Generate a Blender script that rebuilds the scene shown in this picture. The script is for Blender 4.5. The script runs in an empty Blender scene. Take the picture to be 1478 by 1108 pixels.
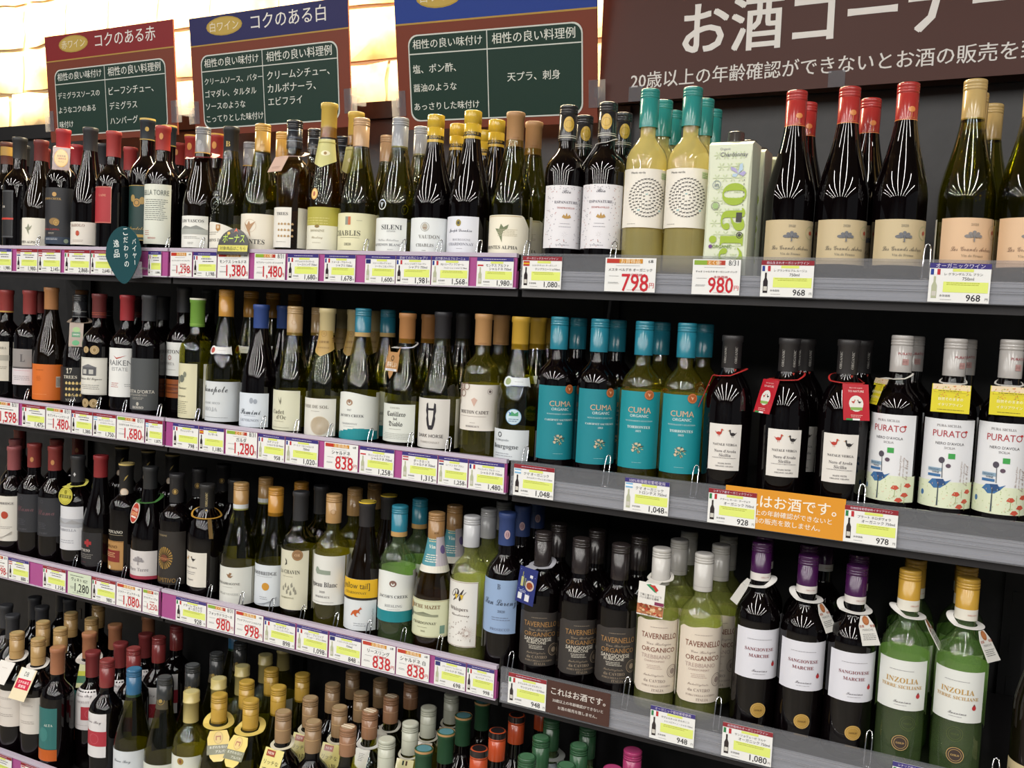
import bpy, math, random
from mathutils import Vector, Matrix
from mathutils.geometry import tessellate_polygon
random.seed(7)
SC = bpy.context.scene
COL = SC.collection
# ---------------------------------------------------------------- camera
cd = bpy.data.cameras.new('camera'); cam = bpy.data.objects.new('camera', cd); COL.objects.link(cam); SC.camera = cam
F_PX = 1366.2
cd.sensor_fit = 'HORIZONTAL'; cd.sensor_width = 36.0; cd.lens = F_PX / 1478 * 36; cd.clip_start = .02; cd.clip_end = 60
_y, _p, _r = .4545406, .0694654, .0487497
_rt = Vector((math.cos(_y), math.sin(_y), 0)); _f0 = Vector((-math.sin(_y), math.cos(_y), 0)); _up = Vector((0, 0, 1))
_fw = _f0*math.cos(_p) - _up*math.sin(_p); _u2 = _up*math.cos(_p) + _f0*math.sin(_p)
_r3 = _rt*math.cos(_r) + _u2*math.sin(_r); _u3 = _u2*math.cos(_r) - _rt*math.sin(_r)
cam.matrix_world = Matrix(((_r3.x, _u3.x, -_fw.x, 0), (_r3.y, _u3.y, -_fw.y, -1.4564), (_r3.z, _u3.z, -_fw.z, 0), (0, 0, 0, 1)))
# ---------------------------------------------------------------- world, lights, exposure
w = bpy.data.worlds.new('world'); SC.world = w; w.use_nodes = True
w.node_tree.nodes['Background'].inputs[0].default_value = (.9, .95, 1, 1)
w.node_tree.nodes['Background'].inputs[1].default_value = .09
SC.view_settings.view_transform = 'Standard'; SC.view_settings.look = 'None'
SC.view_settings.exposure = 0.86; SC.view_settings.gamma = 1; SC.view_settings.use_curve_mapping = False
SC.cycles.transparent_max_bounces = 20; SC.cycles.max_bounces = 7; SC.cycles.caustics_reflective = False; SC.cycles.caustics_refractive = False
def area(name, loc, rot, sx, sy, e, col):
    l = bpy.data.lights.new(name, 'AREA'); l.shape = 'RECTANGLE'; l.size = sx; l.size_y = sy; l.energy = e; l.color = col
    o = bpy.data.objects.new(name, l); o.location = loc; o.rotation_euler = rot; COL.objects.link(o); return o
LAMP_X = [-4.6, -3.6, -2.6, -1.6, -.6, .4, 1.4, 2.4]
for lx in LAMP_X:
    area('tube_light', (lx, -3.6, 1.42), (0, 0, 0), .030, 5.0, 35, (1, .97, .925))
# warm strip lamp hidden above the stone wall behind the display
area('cove_light', (-2.2, .60, 1.20), (math.radians(12), 0, 0), 3.6, .10, 92, (1, .85, .56))
# ---------------------------------------------------------------- helpers
def lin(h):
    def f(c):
        c /= 255; return c/12.92 if c <= .04045 else ((c+.055)/1.055)**2.4
    return (f(int(h[0:2], 16)), f(int(h[2:4], 16)), f(int(h[4:6], 16)), 1)
def nt(name):
    m = bpy.data.materials.new(name); m.use_nodes = True; t = m.node_tree; return m, t, t.nodes['Principled BSDF'], t.nodes['Material Output']
def pmat(name, col, rough=.5, metal=0, spec=.5, noise=None, bump=0, scale=40):
    m, t, b, o = nt(name)
    b.inputs['Base Color'].default_value = lin(col); b.inputs['Roughness'].default_value = rough
    b.inputs['Metallic'].default_value = metal; b.inputs['Specular IOR Level'].default_value = spec
    if noise or bump:
        tc = t.nodes.new('ShaderNodeTexCoord'); n = t.nodes.new('ShaderNodeTexNoise'); n.inputs['Scale'].default_value = scale; n.inputs['Detail'].default_value = 5
        t.links.new(tc.outputs['Object'], n.inputs['Vector'])
        if noise:
            r = t.nodes.new('ShaderNodeValToRGB'); r.color_ramp.elements[0].color = lin(col); r.color_ramp.elements[1].color = lin(noise)
            r.color_ramp.elements[0].position = .35; r.color_ramp.elements[1].position = .65
            t.links.new(n.outputs['Fac'], r.inputs[0]); t.links.new(r.outputs[0], b.inputs['Base Color'])
        if bump:
            bp = t.nodes.new('ShaderNodeBump'); bp.inputs['Strength'].default_value = bump; bp.inputs['Distance'].default_value = .002
            t.links.new(n.outputs['Fac'], bp.inputs['Height']); t.links.new(bp.outputs[0], b.inputs['Normal'])
    return m
def amat(name, rough, metal=0, spec=.5, coat=0):
    """colour comes from the flat print stored on the mesh"""
    m, t, b, o = nt(name); a = t.nodes.new('ShaderNodeAttribute'); a.attribute_name = 'ink'
    t.links.new(a.outputs['Color'], b.inputs['Base Color']); b.inputs['Roughness'].default_value = rough; b.inputs['Metallic'].default_value = metal
    b.inputs['Specular IOR Level'].default_value = spec; b.inputs['Coat Weight'].default_value = coat; b.inputs['Coat Roughness'].default_value = .12
    return m
def clearmat(name, tint, gloss=.03, ior=1.72, body=None, fac=0, transl=.5):
    """thin tinted clear wall: light goes straight through, the surface mirrors by Fresnel; body adds a cloudy share"""
    m, t, b, o = nt(name); t.nodes.remove(b)
    tr = t.nodes.new('ShaderNodeBsdfTransparent'); tr.inputs[0].default_value = lin(tint) if isinstance(tint, str) else (*tint, 1)
    src = tr.outputs[0]
    if body:
        df = t.nodes.new('ShaderNodeBsdfDiffuse'); df.inputs[0].default_value = lin(body)
        tl = t.nodes.new('ShaderNodeBsdfTranslucent'); tl.inputs[0].default_value = lin(body)
        m1 = t.nodes.new('ShaderNodeMixShader'); m1.inputs[0].default_value = transl; t.links.new(df.outputs[0], m1.inputs[1]); t.links.new(tl.outputs[0], m1.inputs[2])
        m2 = t.nodes.new('ShaderNodeMixShader'); m2.inputs[0].default_value = fac; t.links.new(src, m2.inputs[1]); t.links.new(m1.outputs[0], m2.inputs[2]); src = m2.outputs[0]
    if gloss is not None:
        g = t.nodes.new('ShaderNodeBsdfGlossy'); g.inputs['Roughness'].default_value = gloss
        fr = t.nodes.new('ShaderNodeFresnel'); fr.inputs[0].default_value = ior
        m3 = t.nodes.new('ShaderNodeMixShader'); gm = t.nodes.new('ShaderNodeNewGeometry'); iv = t.nodes.new('ShaderNodeMath'); iv.operation = 'SUBTRACT'; iv.inputs[0].default_value = 1; t.links.new(gm.outputs['Backfacing'], iv.inputs[1])
        ml = t.nodes.new('ShaderNodeMath'); ml.operation = 'MULTIPLY'; t.links.new(fr.outputs[0], ml.inputs[0]); t.links.new(iv.outputs[0], ml.inputs[1]); t.links.new(ml.outputs[0], m3.inputs[0]); t.links.new(src, m3.inputs[1]); t.links.new(g.outputs[0], m3.inputs[2]); src = m3.outputs[0]
    t.links.new(src, o.inputs['Surface'])
    return m
M = dict(
    paper=amat('printed_paper', .45), gloss=amat('glossy_print', .22, coat=.3), foil=amat('foil_capsule', .30, .15, .6), metal=amat('metal_capsule', .28, .75),
    R=pmat('red_wine_glass', '060304', .012, 0, .5), W=pmat('brown_wine_glass', '0f0804', .012, 0, .5),
    satin=amat('satin_print', .42, 0, .22),
    G=clearmat('olive_glass', (.66, .64, .30), .012), C=clearmat('clear_glass', (.96, .96, .92), .012), L=clearmat('light_green_glass', (.80, .89, .76), .012),
    B=clearmat('amber_glass', (.62, .52, .30), .012),
    wG=clearmat('olive_wine', (.70, .70, .22), None, body='8a8c24', fac=.03), wC=clearmat('pale_wine', (.93, .88, .62), None, body='efe4a4', fac=.42, transl=.35), D=clearmat('pale_green_glass', (.93, .95, .86), .012), wD=clearmat('pale_green_wine', (.88, .90, .60), None, body='cfd08c', fac=.22, transl=.35),
    wL=clearmat('green_wine', (.84, .92, .70), None, body='b0bc98', fac=.14, transl=.35), wB=clearmat('amber_wine', (.62, .52, .24), None, body='7d6a24', fac=.12),
    chrome=pmat('chrome_wire', 'd8d8dc', .12, 1), alu=pmat('aluminium', 'c4c6c8', .34, .2), black=pmat('black_panel', '1a1a1c', .45, noise='232224', bump=.1, scale=30),
    board=pmat('shelf_board', '222022', .5, .2), clear=clearmat('clear_plastic', (.90, .90, .92), .06, 1.46, body='c6c8ce', fac=.24),
    lav=clearmat('lavender_lip', (.84, .80, .86), .08, 1.46, body='cfc4d4', fac=.92, transl=.15), pink=pmat('magenta_insert', 'a8528e', .26, 0, .5, noise='a04c86', scale=6),
    stone=pmat('pale_stone', 'dca868', .9, noise='f6e6c0', bump=.6, scale=5), mortar=pmat('mortar', 'ecd4a4', .9, bump=.5, scale=30),
    floor=pmat('floor_vinyl', '7c7870', .35, noise='726e66', scale=3), ceil=pmat('ceiling_board', '6c6a66', .8), post=pmat('dark_post', '141315', .4, .3, bump=.05))
TEXT = {}
def mathstr(s, up, lo, dg):
    return ''.join(chr(up+ord(c)-65) if 'A' <= c <= 'Z' else chr(lo+ord(c)-97) if 'a' <= c <= 'z' else chr(dg+ord(c)-48) if '0' <= c <= '9' and dg else c for c in s)
def text_geo(s, font):
    k = (s, font)
    if k in TEXT: return TEXT[k]
    b = s
    if font == 's': b = mathstr(s, 0x1D400, 0x1D41A, 0x1D7CE)
    if font == 'c': b = mathstr(s, 0x1D4D0, 0x1D4EA, 0)
    if font == 'f': b = mathstr(s, 0x1D56C, 0x1D586, 0)
    cu = bpy.data.curves.new('text', 'FONT'); cu.body = b; cu.size = 1; cu.resolution_u = 2; cu.offset = 0
    if font == 'i': cu.shear = .3
    o = bpy.data.objects.new('text', cu); COL.objects.link(o)
    dgp = bpy.context.evaluated_depsgraph_get(); e = o.evaluated_get(dgp); me = e.to_mesh()
    v = [(p.co.x, p.co.y) for p in me.vertices]; f = [tuple(p.vertices) for p in me.polygons]
    e.to_mesh_clear(); bpy.data.objects.remove(o); bpy.data.curves.remove(cu)
    if not v: v, f = [(0, 0), (1, 0), (0, 1)], []
    x0 = min(a for a, _ in v); x1 = max(a for a, _ in v); y0 = min(b for _, b in v); y1 = max(b for _, b in v)
    n0 = len(v); f0 = f; cp = {'b': ((0, 0), (.018, 0)), 'B': ((0, 0), (.024, 0), (.012, .016)), 'H': ((0, 0), (.034, 0), (0, .022), (.034, .022))}.get(font, ((0, 0),))
    TEXT[k] = ([[(a-(x0+x1)/2+q, b-(y0+y1)/2+q2) for a, b in v] for q, q2 in cp], f, x1-x0, y1-y0)
    return TEXT[k]
def finer(vs, tris, mx):
    """split flat triangles until no edge is longer than mx, so that print bends with the glass"""
    vs = list(vs); mid = {}; out = []; todo = [tuple(t) for t in tris]
    def m(a, b):
        k = (min(a, b), max(a, b))
        if k not in mid: mid[k] = len(vs); vs.append(((vs[a][0]+vs[b][0])/2, (vs[a][1]+vs[b][1])/2))
        return mid[k]
    while todo:
        t = todo.pop()
        e = [((vs[t[i]][0]-vs[t[(i+1) % 3]][0])**2+(vs[t[i]][1]-vs[t[(i+1) % 3]][1])**2, i) for i in range(3)]; l, i = max(e)
        if l > mx*mx and len(out)+len(todo) < 6000: a, b, c = t[i], t[(i+1) % 3], t[(i+2) % 3]; q = m(a, b); todo += [(a, q, c), (q, b, c)]
        else: out.append(t)
    return vs, out
class MB:
    def __init__(s): s.v = []; s.f = []; s.c = []; s.mi = []; s.sm = []
    def add(s, vs, fs, col='ffffff', smooth=False, mi=0):
        n = len(s.v); s.v += [tuple(q) for q in vs]; s.c += [lin(col)]*len(vs)
        s.f += [tuple(i+n for i in f) for f in fs]; s.mi += [mi]*len(fs); s.sm += [smooth]*len(fs)
    def box(s, x0, y0, z0, x1, y1, z1, col='ffffff', mi=0):
        s.add([(x0, y0, z0), (x1, y0, z0), (x1, y1, z0), (x0, y1, z0), (x0, y0, z1), (x1, y0, z1), (x1, y1, z1), (x0, y1, z1)],
              [(0, 3, 2, 1), (4, 5, 6, 7), (0, 1, 5, 4), (1, 2, 6, 5), (2, 3, 7, 6), (3, 0, 4, 7)], col, False, mi)
    def lathe(s, prof, seg=28, col='ffffff', smooth=True, close=(True, True)):
        vs = []; fs = []
        for r, z in prof: vs += [(r*math.cos(2*math.pi*i/seg), r*math.sin(2*math.pi*i/seg), z) for i in range(seg)]
        for k in range(len(prof)-1):
            for i in range(seg):
                j = (i+1) % seg; fs.append((k*seg+i, k*seg+j, (k+1)*seg+j, (k+1)*seg+i))
        if close[0]: fs.append(tuple(range(seg-1, -1, -1)))
        if close[1]: fs.append(tuple((len(prof)-1)*seg+i for i in range(seg)))
        s.add(vs, fs, col, smooth)
    def tube(s, pts, r, col='ffffff', seg=8, closed=False):
        vs = []; fs = []; n = len(pts); pts = [Vector(p) for p in pts]
        for i, p in enumerate(pts):
            a = pts[i-1] if (i > 0 or closed) else p; b = pts[(i+1) % n] if (i < n-1 or closed) else p
            d = (b-a).normalized(); q = d.cross(Vector((0, 0, 1))); q = q.normalized() if q.length > .01 else Vector((1, 0, 0)); q2 = d.cross(q)
            vs += [p+q*r*math.cos(2*math.pi*k/seg)+q2*r*math.sin(2*math.pi*k/seg) for k in range(seg)]
        for i in range(n if closed else n-1):
            for k in range(seg):
                j = (i+1) % n; fs.append((i*seg+k, i*seg+(k+1) % seg, j*seg+(k+1) % seg, j*seg+k))
        if not closed: fs += [tuple(range(seg-1, -1, -1)), tuple((n-1)*seg+k for k in range(seg))]
        s.add(vs, fs, col, True)
    def prints(s, items, h, P, step=None):
        """flat print: items in mm across and fractions of the height h up; P maps (across m, up m, layer) onto the surface"""
        seen = []                                                     # each item lies one layer above whatever it overlaps
        for it in items:
            k = it[0]
            if k == 'r': b = (it[1], it[2]*h*1000, it[3], it[4]*h*1000)
            elif k == 'p': b = (it[1]+min(a for a, _ in it[3]), it[2]*h*1000+min(c for _, c in it[3]), it[1]+max(a for a, _ in it[3]), it[2]*h*1000+max(c for _, c in it[3]))
            elif k in 'eo': rv = it[4] if k == 'e' else it[3]; b = (it[1]-it[3], it[2]*h*1000-rv, it[1]+it[3], it[2]*h*1000+rv)
            elif k == 'd': q = it[6] if len(it) > 6 else 2.2; b = (it[1]-it[3]/2, it[2]*h*1000-it[4]*q, it[1]+it[3]/2, it[2]*h*1000+q)
            else:
                _t = text_geo(it[1], it[6] if len(it) > 6 else 'n'); aa, bb = it[4]/2, it[4]/_t[2]*_t[3]/2*(it[7] if len(it) > 7 else 1)+.3
                if k == 'tv': aa, bb = bb, aa
                b = (it[2]-aa, it[3]*h*1000-bb, it[2]+aa, it[3]*h*1000+bb)
            L = 1+max([1]+[l for l, c in seen if c[0] < b[2] and c[2] > b[0] and c[1] < b[3] and c[3] > b[1]]); seen.append((L, b))
            def put(vs, fs, col): s.add([P(a, b, L) for a, b in vs], fs, col)
            if k == 'r':
                _, u0, v0, u1, v1, col = it; u0 /= 1000; u1 /= 1000; v0 *= h; v1 *= h
                n = max(1, int(abs(u1-u0)*1000/(step or 9)))
                kk = max(1, int(abs(v1-v0)/.006)) if step == 4 else 1; w_ = kk+1
                put([(u0+(u1-u0)*i/n, v0+(v1-v0)*q/kk) for i in range(n+1) for q in range(w_)], [(w_*i+q, w_*(i+1)+q, w_*(i+1)+q+1, w_*i+q+1) for i in range(n) for q in range(kk)], col)
            elif k == 'e':
                _, u, v, ru, rv, col = it; n = 18
                if step == 4 and ru > 3.5:
                    R3 = (.34, .67, 1); vv = [(u/1000, v*h)]+[(u/1000+q*ru/1000*math.cos(6.2832*i/n), v*h+q*rv/1000*math.sin(6.2832*i/n)) for q in R3 for i in range(n)]
                    put(vv, [(0, 1+i, 1+(i+1) % n) for i in range(n)]+[(1+k2*n+i, 1+(k2+1)*n+i, 1+(k2+1)*n+(i+1) % n, 1+k2*n+(i+1) % n) for k2 in (0, 1) for i in range(n)], col); continue
                put([(u/1000+ru/1000*math.cos(6.2832*i/n), v*h+rv/1000*math.sin(6.2832*i/n)) for i in range(n)], [tuple(range(n))], col)
            elif k == 'o':
                _, u, v, r, wd, col = it; n = 24
                put([(u/1000+q*math.cos(6.2832*i/n)/1000, v*h+q*math.sin(6.2832*i/n)/1000) for i in range(n) for q in (r-wd, r)], [(2*i, 2*((i+1) % n), 2*((i+1) % n)+1, 2*i+1) for i in range(n)], col)
            elif k == 'p':
                _, u, v, pts, col = it
                vv = [(u/1000+a/1000, v*h+b/1000) for a, b in pts]; ff = [tuple(range(len(pts)))]
                if step == 4 and max(max(a for a, _ in pts)-min(a for a, _ in pts), max(b for _, b in pts)-min(b for _, b in pts)) > 5:
                    tr = tessellate_polygon([[Vector((a, b, 0)) for a, b in vv]]); tr = [t if (vv[t[1]][0]-vv[t[0]][0])*(vv[t[2]][1]-vv[t[0]][1])-(vv[t[1]][1]-vv[t[0]][1])*(vv[t[2]][0]-vv[t[0]][0]) > 0 else t[::-1] for t in tr]
                    vv, ff = finer(vv, tr, .0045)
                put(vv, ff, col)
            elif k in ('t', 'tv'):
                _, tx, u, v, wd, col = it[:6]; font = it[6] if len(it) > 6 else 'n'; asp = it[7] if len(it) > 7 else 1
                tv, tf, tw, th = text_geo(tx, font); q = wd/1000/tw
                if step == 4 and wd/len(tx) > 4.5 and all(len(f) == 3 for f in tf): r_ = [finer(a, tf, .005/q) for a in tv]; tv = [a for a, _ in r_]; tf = r_[0][1]
                for ci, tc in enumerate(tv):                           # heavy lettering: the outline laid down again, a hair to the side and above
                    g = (lambda a, b: (u/1000+a*q, v*h+b*q*asp)) if k == 't' else (lambda a, b: (u/1000-b*q*asp, v*h+a*q))
                    s.add([P(*g(a, b), L+ci*.5) for a, b in tc], tf, col)
            elif k == 'd':
                _, u, v, wd, rows, col = it[:6]; pitch = it[6] if len(it) > 6 else 2.2
                for rr in range(rows):
                    a = -wd/2 + random.uniform(0, wd*.1); end = wd/2 - random.uniform(0, wd*.2)
                    while a < end:
                        b = min(end, a+random.uniform(1.2, 4)*pitch/2); z = v*h*1000-rr*pitch; q = pitch*.16
                        put([((u+a)/1000, (z-q)/1000), ((u+b)/1000, (z-q)/1000), ((u+b)/1000, (z+q)/1000), ((u+a)/1000, (z+q)/1000)], [(0, 1, 2, 3)], col); a = b+.5*pitch/2
    def build(s, name, mat, parent=None, loc=(0, 0, 0), rot=(0, 0, 0)):
        me = bpy.data.meshes.new(name); me.from_pydata(s.v, [], s.f)
        at = me.color_attributes.new('ink', 'FLOAT_COLOR', 'POINT'); at.data.foreach_set('color', [q for c in s.c for q in c])
        for m in (mat if isinstance(mat, list) else [mat]): me.materials.append(M[m] if isinstance(m, str) else m)
        me.polygons.foreach_set('use_smooth', s.sm); me.polygons.foreach_set('material_index', s.mi); me.update()
        o = bpy.data.objects.new(name, me); o.location = loc; o.rotation_euler = rot; COL.objects.link(o)
        if parent is not None: o.parent = parent
        return o
def tag(o, label, cat, group=None):
    o['label'] = label; o['category'] = cat
    if group: o['group'] = group
    return o
def empty(name, loc=(0, 0, 0), rot=(0, 0, 0)):
    o = bpy.data.objects.new(name, None); o.empty_display_size = .02; o.location = loc; o.rotation_euler = rot; COL.objects.link(o); return o
def struct(o): o['kind'] = 'structure'; return o
def flat(u, v, L): return (u, -.0003-L*.00012, v)
def plate(wd, h, col, items, thick=.0008, outline=None, step=None):
    """a thin printed card standing in the xz plane, origin at the middle of its lower edge, print on the side facing -y"""
    m = MB()
    pts = outline or [(-wd/2, 0), (wd/2, 0), (wd/2, h), (-wd/2, h)]
    n = len(pts)
    m.add([(a, -.0002, b) for a, b in pts]+[(a, thick, b) for a, b in pts], [tuple(range(n)), tuple(range(2*n-1, n-1, -1))]+[(i, i+n, (i+1) % n+n, (i+1) % n) for i in range(n)], col)
    m.prints(items, h, flat, step)
    return m
def ell(rx, ry, cx=0, cy=0, n=28, a0=0, a1=360): return [(cx+rx*math.cos(math.radians(a0+(a1-a0)*i/n)), cy+ry*math.sin(math.radians(a0+(a1-a0)*i/n))) for i in range(n+(0 if a1-a0 == 360 else 1))]
def rrect(wd, h, r, n=5):
    pts = []
    for cx, cy, a in ((wd/2-r, r, -90), (wd/2-r, h-r, 0), (-wd/2+r, h-r, 90), (-wd/2+r, r, 180)):
        pts += [(cx+r*math.cos(math.radians(a+90*i/n)), cy+r*math.sin(math.radians(a+90*i/n))) for i in range(n+1)]
    return pts
# ---------------------------------------------------------------- bottle shapes: (share of height, share of body radius) up to the neck
SURF = {1: .082, 2: -.271, 3: -.637, 4: -1.05}
RAD = {'bd': .0350, 'bd2': .0345, 'bg': .0376, 'fl': .0348, 'sq': .0378}
NECK = .0142
def profile(sh, H):
    R = RAD[sh]; N = NECK
    def mix(t): return R+(N-R)*t
    if sh in ('bd', 'bd2'):
        a, b = (.595, .745) if sh == 'bd' else (.63, .76)
        q = [(R*.90, 0), (R*.985, .006/.28), (R, .018/.28), (R, a)]
        q += [(mix(t), a+(b-a)*z) for t, z in ((.03, .16), (.12, .34), (.30, .52), (.56, .68), (.80, .82), (.94, .93), (1, 1.0))]
    elif sh == 'bg':
        q = [(R*.90, 0), (R*.985, .006/.28), (R, .018/.28), (R, .41), (R*.995, .435)]
        q += [(mix(t), z) for t, z in ((.05, .465), (.14, .505), (.28, .555), (.44, .605), (.60, .655), (.75, .71), (.87, .765), (.95, .81), (1, .86))]
    elif sh == 'fl':
        q = [(R*.90, 0), (R*.985, .006/.28), (R, .018/.28), (R, .36)]
        q += [(mix(t), z) for t, z in ((.05, .42), (.18, .50), (.36, .58), (.55, .66), (.74, .74), (.9, .81), (1, .88))]
    else:
        q = [(R*.86, 0), (R*.94, .006/.28), (R*.965, .02/.28), (R, .50)]
        q += [(mix(t), z) for t, z in ((.02, .57), (.10, .63), (.26, .68), (.50, .725), (.78, .76), (.95, .79), (1, .83))]
    return [(r, z*H) for r, z in q]+[(N, .955*H), (N+.0008, .965*H), (N+.0008, H-.001)]
def rad_at(pf, z):
    for (r0, z0), (r1, z1) in zip(pf, pf[1:]):
        if z0 <= z <= z1 and z1 > z0: return r0+(r1-r0)*(z-z0)/(z1-z0)
    return pf[-1][0] if z > pf[-1][1] else pf[0][0]
def bodymap(pf, c, z0, rref, extra=0.0):
    def P(u, v, L):
        z = z0+v; r = rad_at(pf, z)+.00035+L*.00016+extra; th = c+u/rref
        return (r*math.sin(th), -r*math.cos(th), z)
    return P
def wrapped(pf, c, half, z0, h, col, items, outline=None, layer0=0, extra=0.0, rref=None):
    m = MB(); R = rref or max(rad_at(pf, z0+h/2), .01); P = bodymap(pf, c, z0, R, extra)
    W = half*R
    if half <= .01: pass
    elif outline:                                                          # outline: top edge height share as a function of u share
        n = 24; top, bot = outline; k = max(1, int(h/.006))
        vs = [P(u*W, h*(bot(u)+(top(u)-bot(u))*j/k), 0) for u in [-1+2*i/n for i in range(n+1)] for j in range(k+1)]
        m.add(vs, [(i*(k+1)+j, (i+1)*(k+1)+j, (i+1)*(k+1)+j+1, i*(k+1)+j+1) for i in range(n) for j in range(k)], col, True)
    else:
        n = max(6, int(half*9)); k = max(1, int(h/.006))
        vs = [P(-W+2*W*i/n, h*j/k, 0) for i in range(n+1) for j in range(k+1)]
        m.add(vs, [(i*(k+1)+j, (i+1)*(k+1)+j, (i+1)*(k+1)+j+1, i*(k+1)+j+1) for i in range(n) for j in range(k)], col, True)
    m.prints(items, h, P, 4); return m
def mute(h, k=.16, d=.93):
    r, g, b = (int(h[i:i+2], 16) for i in (0, 2, 4)); a = .3*r+.55*g+.15*b
    return ''.join('%02x' % max(0, min(255, int((q+(a-q)*k)*d))) for q in (r, g, b))
def capsule(H, cap):
    st, col, ln = cap[:3]; col = mute(col); bands = cap[3] if len(cap) > 3 else []; ln /= 1000; m = MB(); r = .0154; z0 = H-ln
    lip = mute(cap[4]) if len(cap) > 4 else None
    if st == 'sc':
        pf = [(r, z0), (r+.0001, H-.016), (r-.0007, H-.0155), (r-.0007, H-.0150), (r+.0003, H-.0145), (r+.0003, H-.0115), (r-.0004, H-.011), (r+.0003, H-.0104), (r+.0003, H-.0075), (r-.0004, H-.007), (r+.0003, H-.0065), (r+.0002, H-.0015), (r-.0008, H-.0003), (r-.003, H)]
    elif st == 'foil':
        pf = [(r-.0004, z0), (r-.0002, H-.011), (r+.0010, H-.0095), (r+.0012, H-.0015), (r+.0004, H-.0003), (r-.002, H)]
    elif st == 'tall':
        pf = [(r, z0), (r, H-.022), (r+.0012, H-.0215), (r+.0012, H-.019), (r+.0004, H-.0185), (r+.0008, H-.0015), (r, H-.0003), (r-.003, H)]
    else:                                                               # joseph: two-step cap
        pf = [(r, z0), (r, H-.024), (r-.0008, H-.0235), (r-.0008, H-.0228), (r+.0004, H-.022), (r+.0004, H-.0015), (r-.0006, H-.0003), (r-.003, H)]
    m.lathe(pf, 28, col, True, (False, False))
    rr = pf[-1][0]; m.add([(rr*math.cos(6.2832*i/28), rr*math.sin(6.2832*i/28), H) for i in range(28)], [tuple(range(28))], lip or col)
    for b in bands:
        if b[0] == 'x': continue
        a, c2, cc = b[0]/1000, b[1]/1000, b[2]                           # ring band, mm below the top
        e = .0014 if st == 'foil' and a < .011 else (.0006 if c2 < .0165 else .00025)
        m.lathe([(r+e, H-c2), (r+e, H-a)], 28, cc, True, (False, False))
    for b in bands:
        if b[0] == 'x': m.prints(b[1], ln, lambda u, v, L, zc=z0: ((r+.0006+L*.0001)*math.sin(u/r+b[2]), -(r+.0006+L*.0001)*math.cos(u/r+b[2]), zc+v), 4)
    return m
# small picture helpers: each returns print items
def duck(u, v, s, col, d=1):
    f = lambda pts: [(a*s*d, b*s) for a, b in pts]
    return [('e', u, v, 4.2*s, 2.6*s, col), ('p', u, v, f([(-3, 1), (-7, 3.5), (-3.5, -1)]), col), ('p', u, v, f([(2, 0), (4.2, 0), (5.6, 5.2), (4, 6)]), col),
            ('p', u, v, [(4.8*s*d+1.5*s*math.cos(i*.7), 6*s+1.5*s*math.sin(i*.7)) for i in range(9)], col), ('p', u, v, f([(6, 6.4), (8.4, 5.4), (6, 5.2)]), 'c98a2a'),
            ('p', u, v, f([(-1, -2), (-.4, -2), (-.6, -5.5), (-1.2, -5.5)]), col), ('p', u, v, f([(1, -2), (1.6, -2), (1.8, -5.5), (1.2, -5.5)]), col)]
def tree(u, v, s, col, n=16):
    R = random.Random(3)
    return [('e', u+R.uniform(-7, 7)*s, v+.0001*i, R.uniform(2, 3.4)*s, R.uniform(1.6, 2.6)*s, col) for i in range(3)] + \
           [('p', u, v, [(a*s+2.2*s*math.cos(k*.9), b*s+1.8*s*math.sin(k*.9)) for k in range(7)], col) for a, b in [(-6, 0), (-4, 3), (0, 4.6), (4, 3), (6.4, 0), (-2, .5), (3, .2), (0, 2)]] + \
           [('p', u, v, [(-.8*s, -6*s), (.8*s, -6*s), (.5*s, 1*s), (-.5*s, 1*s)], col)]
def rings(u, v, h):
    o = []
    for k, (rad, n) in enumerate(((6, 7), (12, 14), (18, 21), (24, 28), (30, 36))):
        for i in range(n):
            a = 6.2832*i/n+k; cx, cy = rad*math.cos(a), rad*math.sin(a)
            s = 1.35 if rad > 7 else 1.1; col = '5fa8b0' if (k, i) in ((0, 2), (3, 5), (4, 9)) else '1b1b20'
            o.append(('p', u, v, [(cx+x*s, cy+y*s) for x, y in ((-1.4, -1), (-1.2, .3), (-1.7, 1.1), (-.8, .8), (.8, .8), (1.1, 1.6), (1.7, .9), (1.2, .2), (1.3, -1), (.9, -1), (.7, -.1), (-.8, -.1), (-1, -1))], col))
    return o
def burst(u, v, r, n, col):
    return [('p', u, v, [(r*.25*math.cos(6.2832*i/n-.05), r*.25*math.sin(6.2832*i/n-.05)), (r*math.cos(6.2832*i/n), r*math.sin(6.2832*i/n)), (r*.25*math.cos(6.2832*i/n+.05), r*.25*math.sin(6.2832*i/n+.05))], col) for i in range(n)]
def flora(u0, u1, h_mm, seed, cols, n=40, v0=0., v1=1.):
    R = random.Random(seed); o = []
    for i in range(n):
        u = R.uniform(u0, u1); v = R.uniform(v0, v1); a = R.uniform(0, 3)
        o.append(('p', u, v, [(1.4*math.cos(a), 1.4*math.sin(a)), (.5*math.cos(a+1.57), .5*math.sin(a+1.57)), (-1.4*math.cos(a), -1.4*math.sin(a)), (-.5*math.cos(a+1.57), -.5*math.sin(a+1.57))], R.choice(cols)))
    return o
def bouquet(u, v, s, cols, seed=1):
    R = random.Random(seed); o = []
    for i in range(26):
        a = R.uniform(0, 6.28); d = R.uniform(1, 8)*s
        o.append(('p', u, v, [(d*math.cos(a)+q*math.cos(a), d*math.sin(a)*.9+q*math.sin(a)) if k % 2 == 0 else (d*math.cos(a)+.8*math.cos(a+1.6*(2-k)), d*math.sin(a)*.9+.8*math.sin(a+1.6*(2-k))) for k, q in enumerate((2.4*s, 0, -2.4*s, 0))], R.choice(cols)))
    for a, b in ((-5, 1), (-2, 6), (3, 5), (-6, -4)): o += [('p', u, v, [(a*s+1.8*s*math.cos(k*.8), b*s+1.8*s*math.sin(k*.8)) for k in range(8)], 'c9b79a')]
    return o
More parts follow.
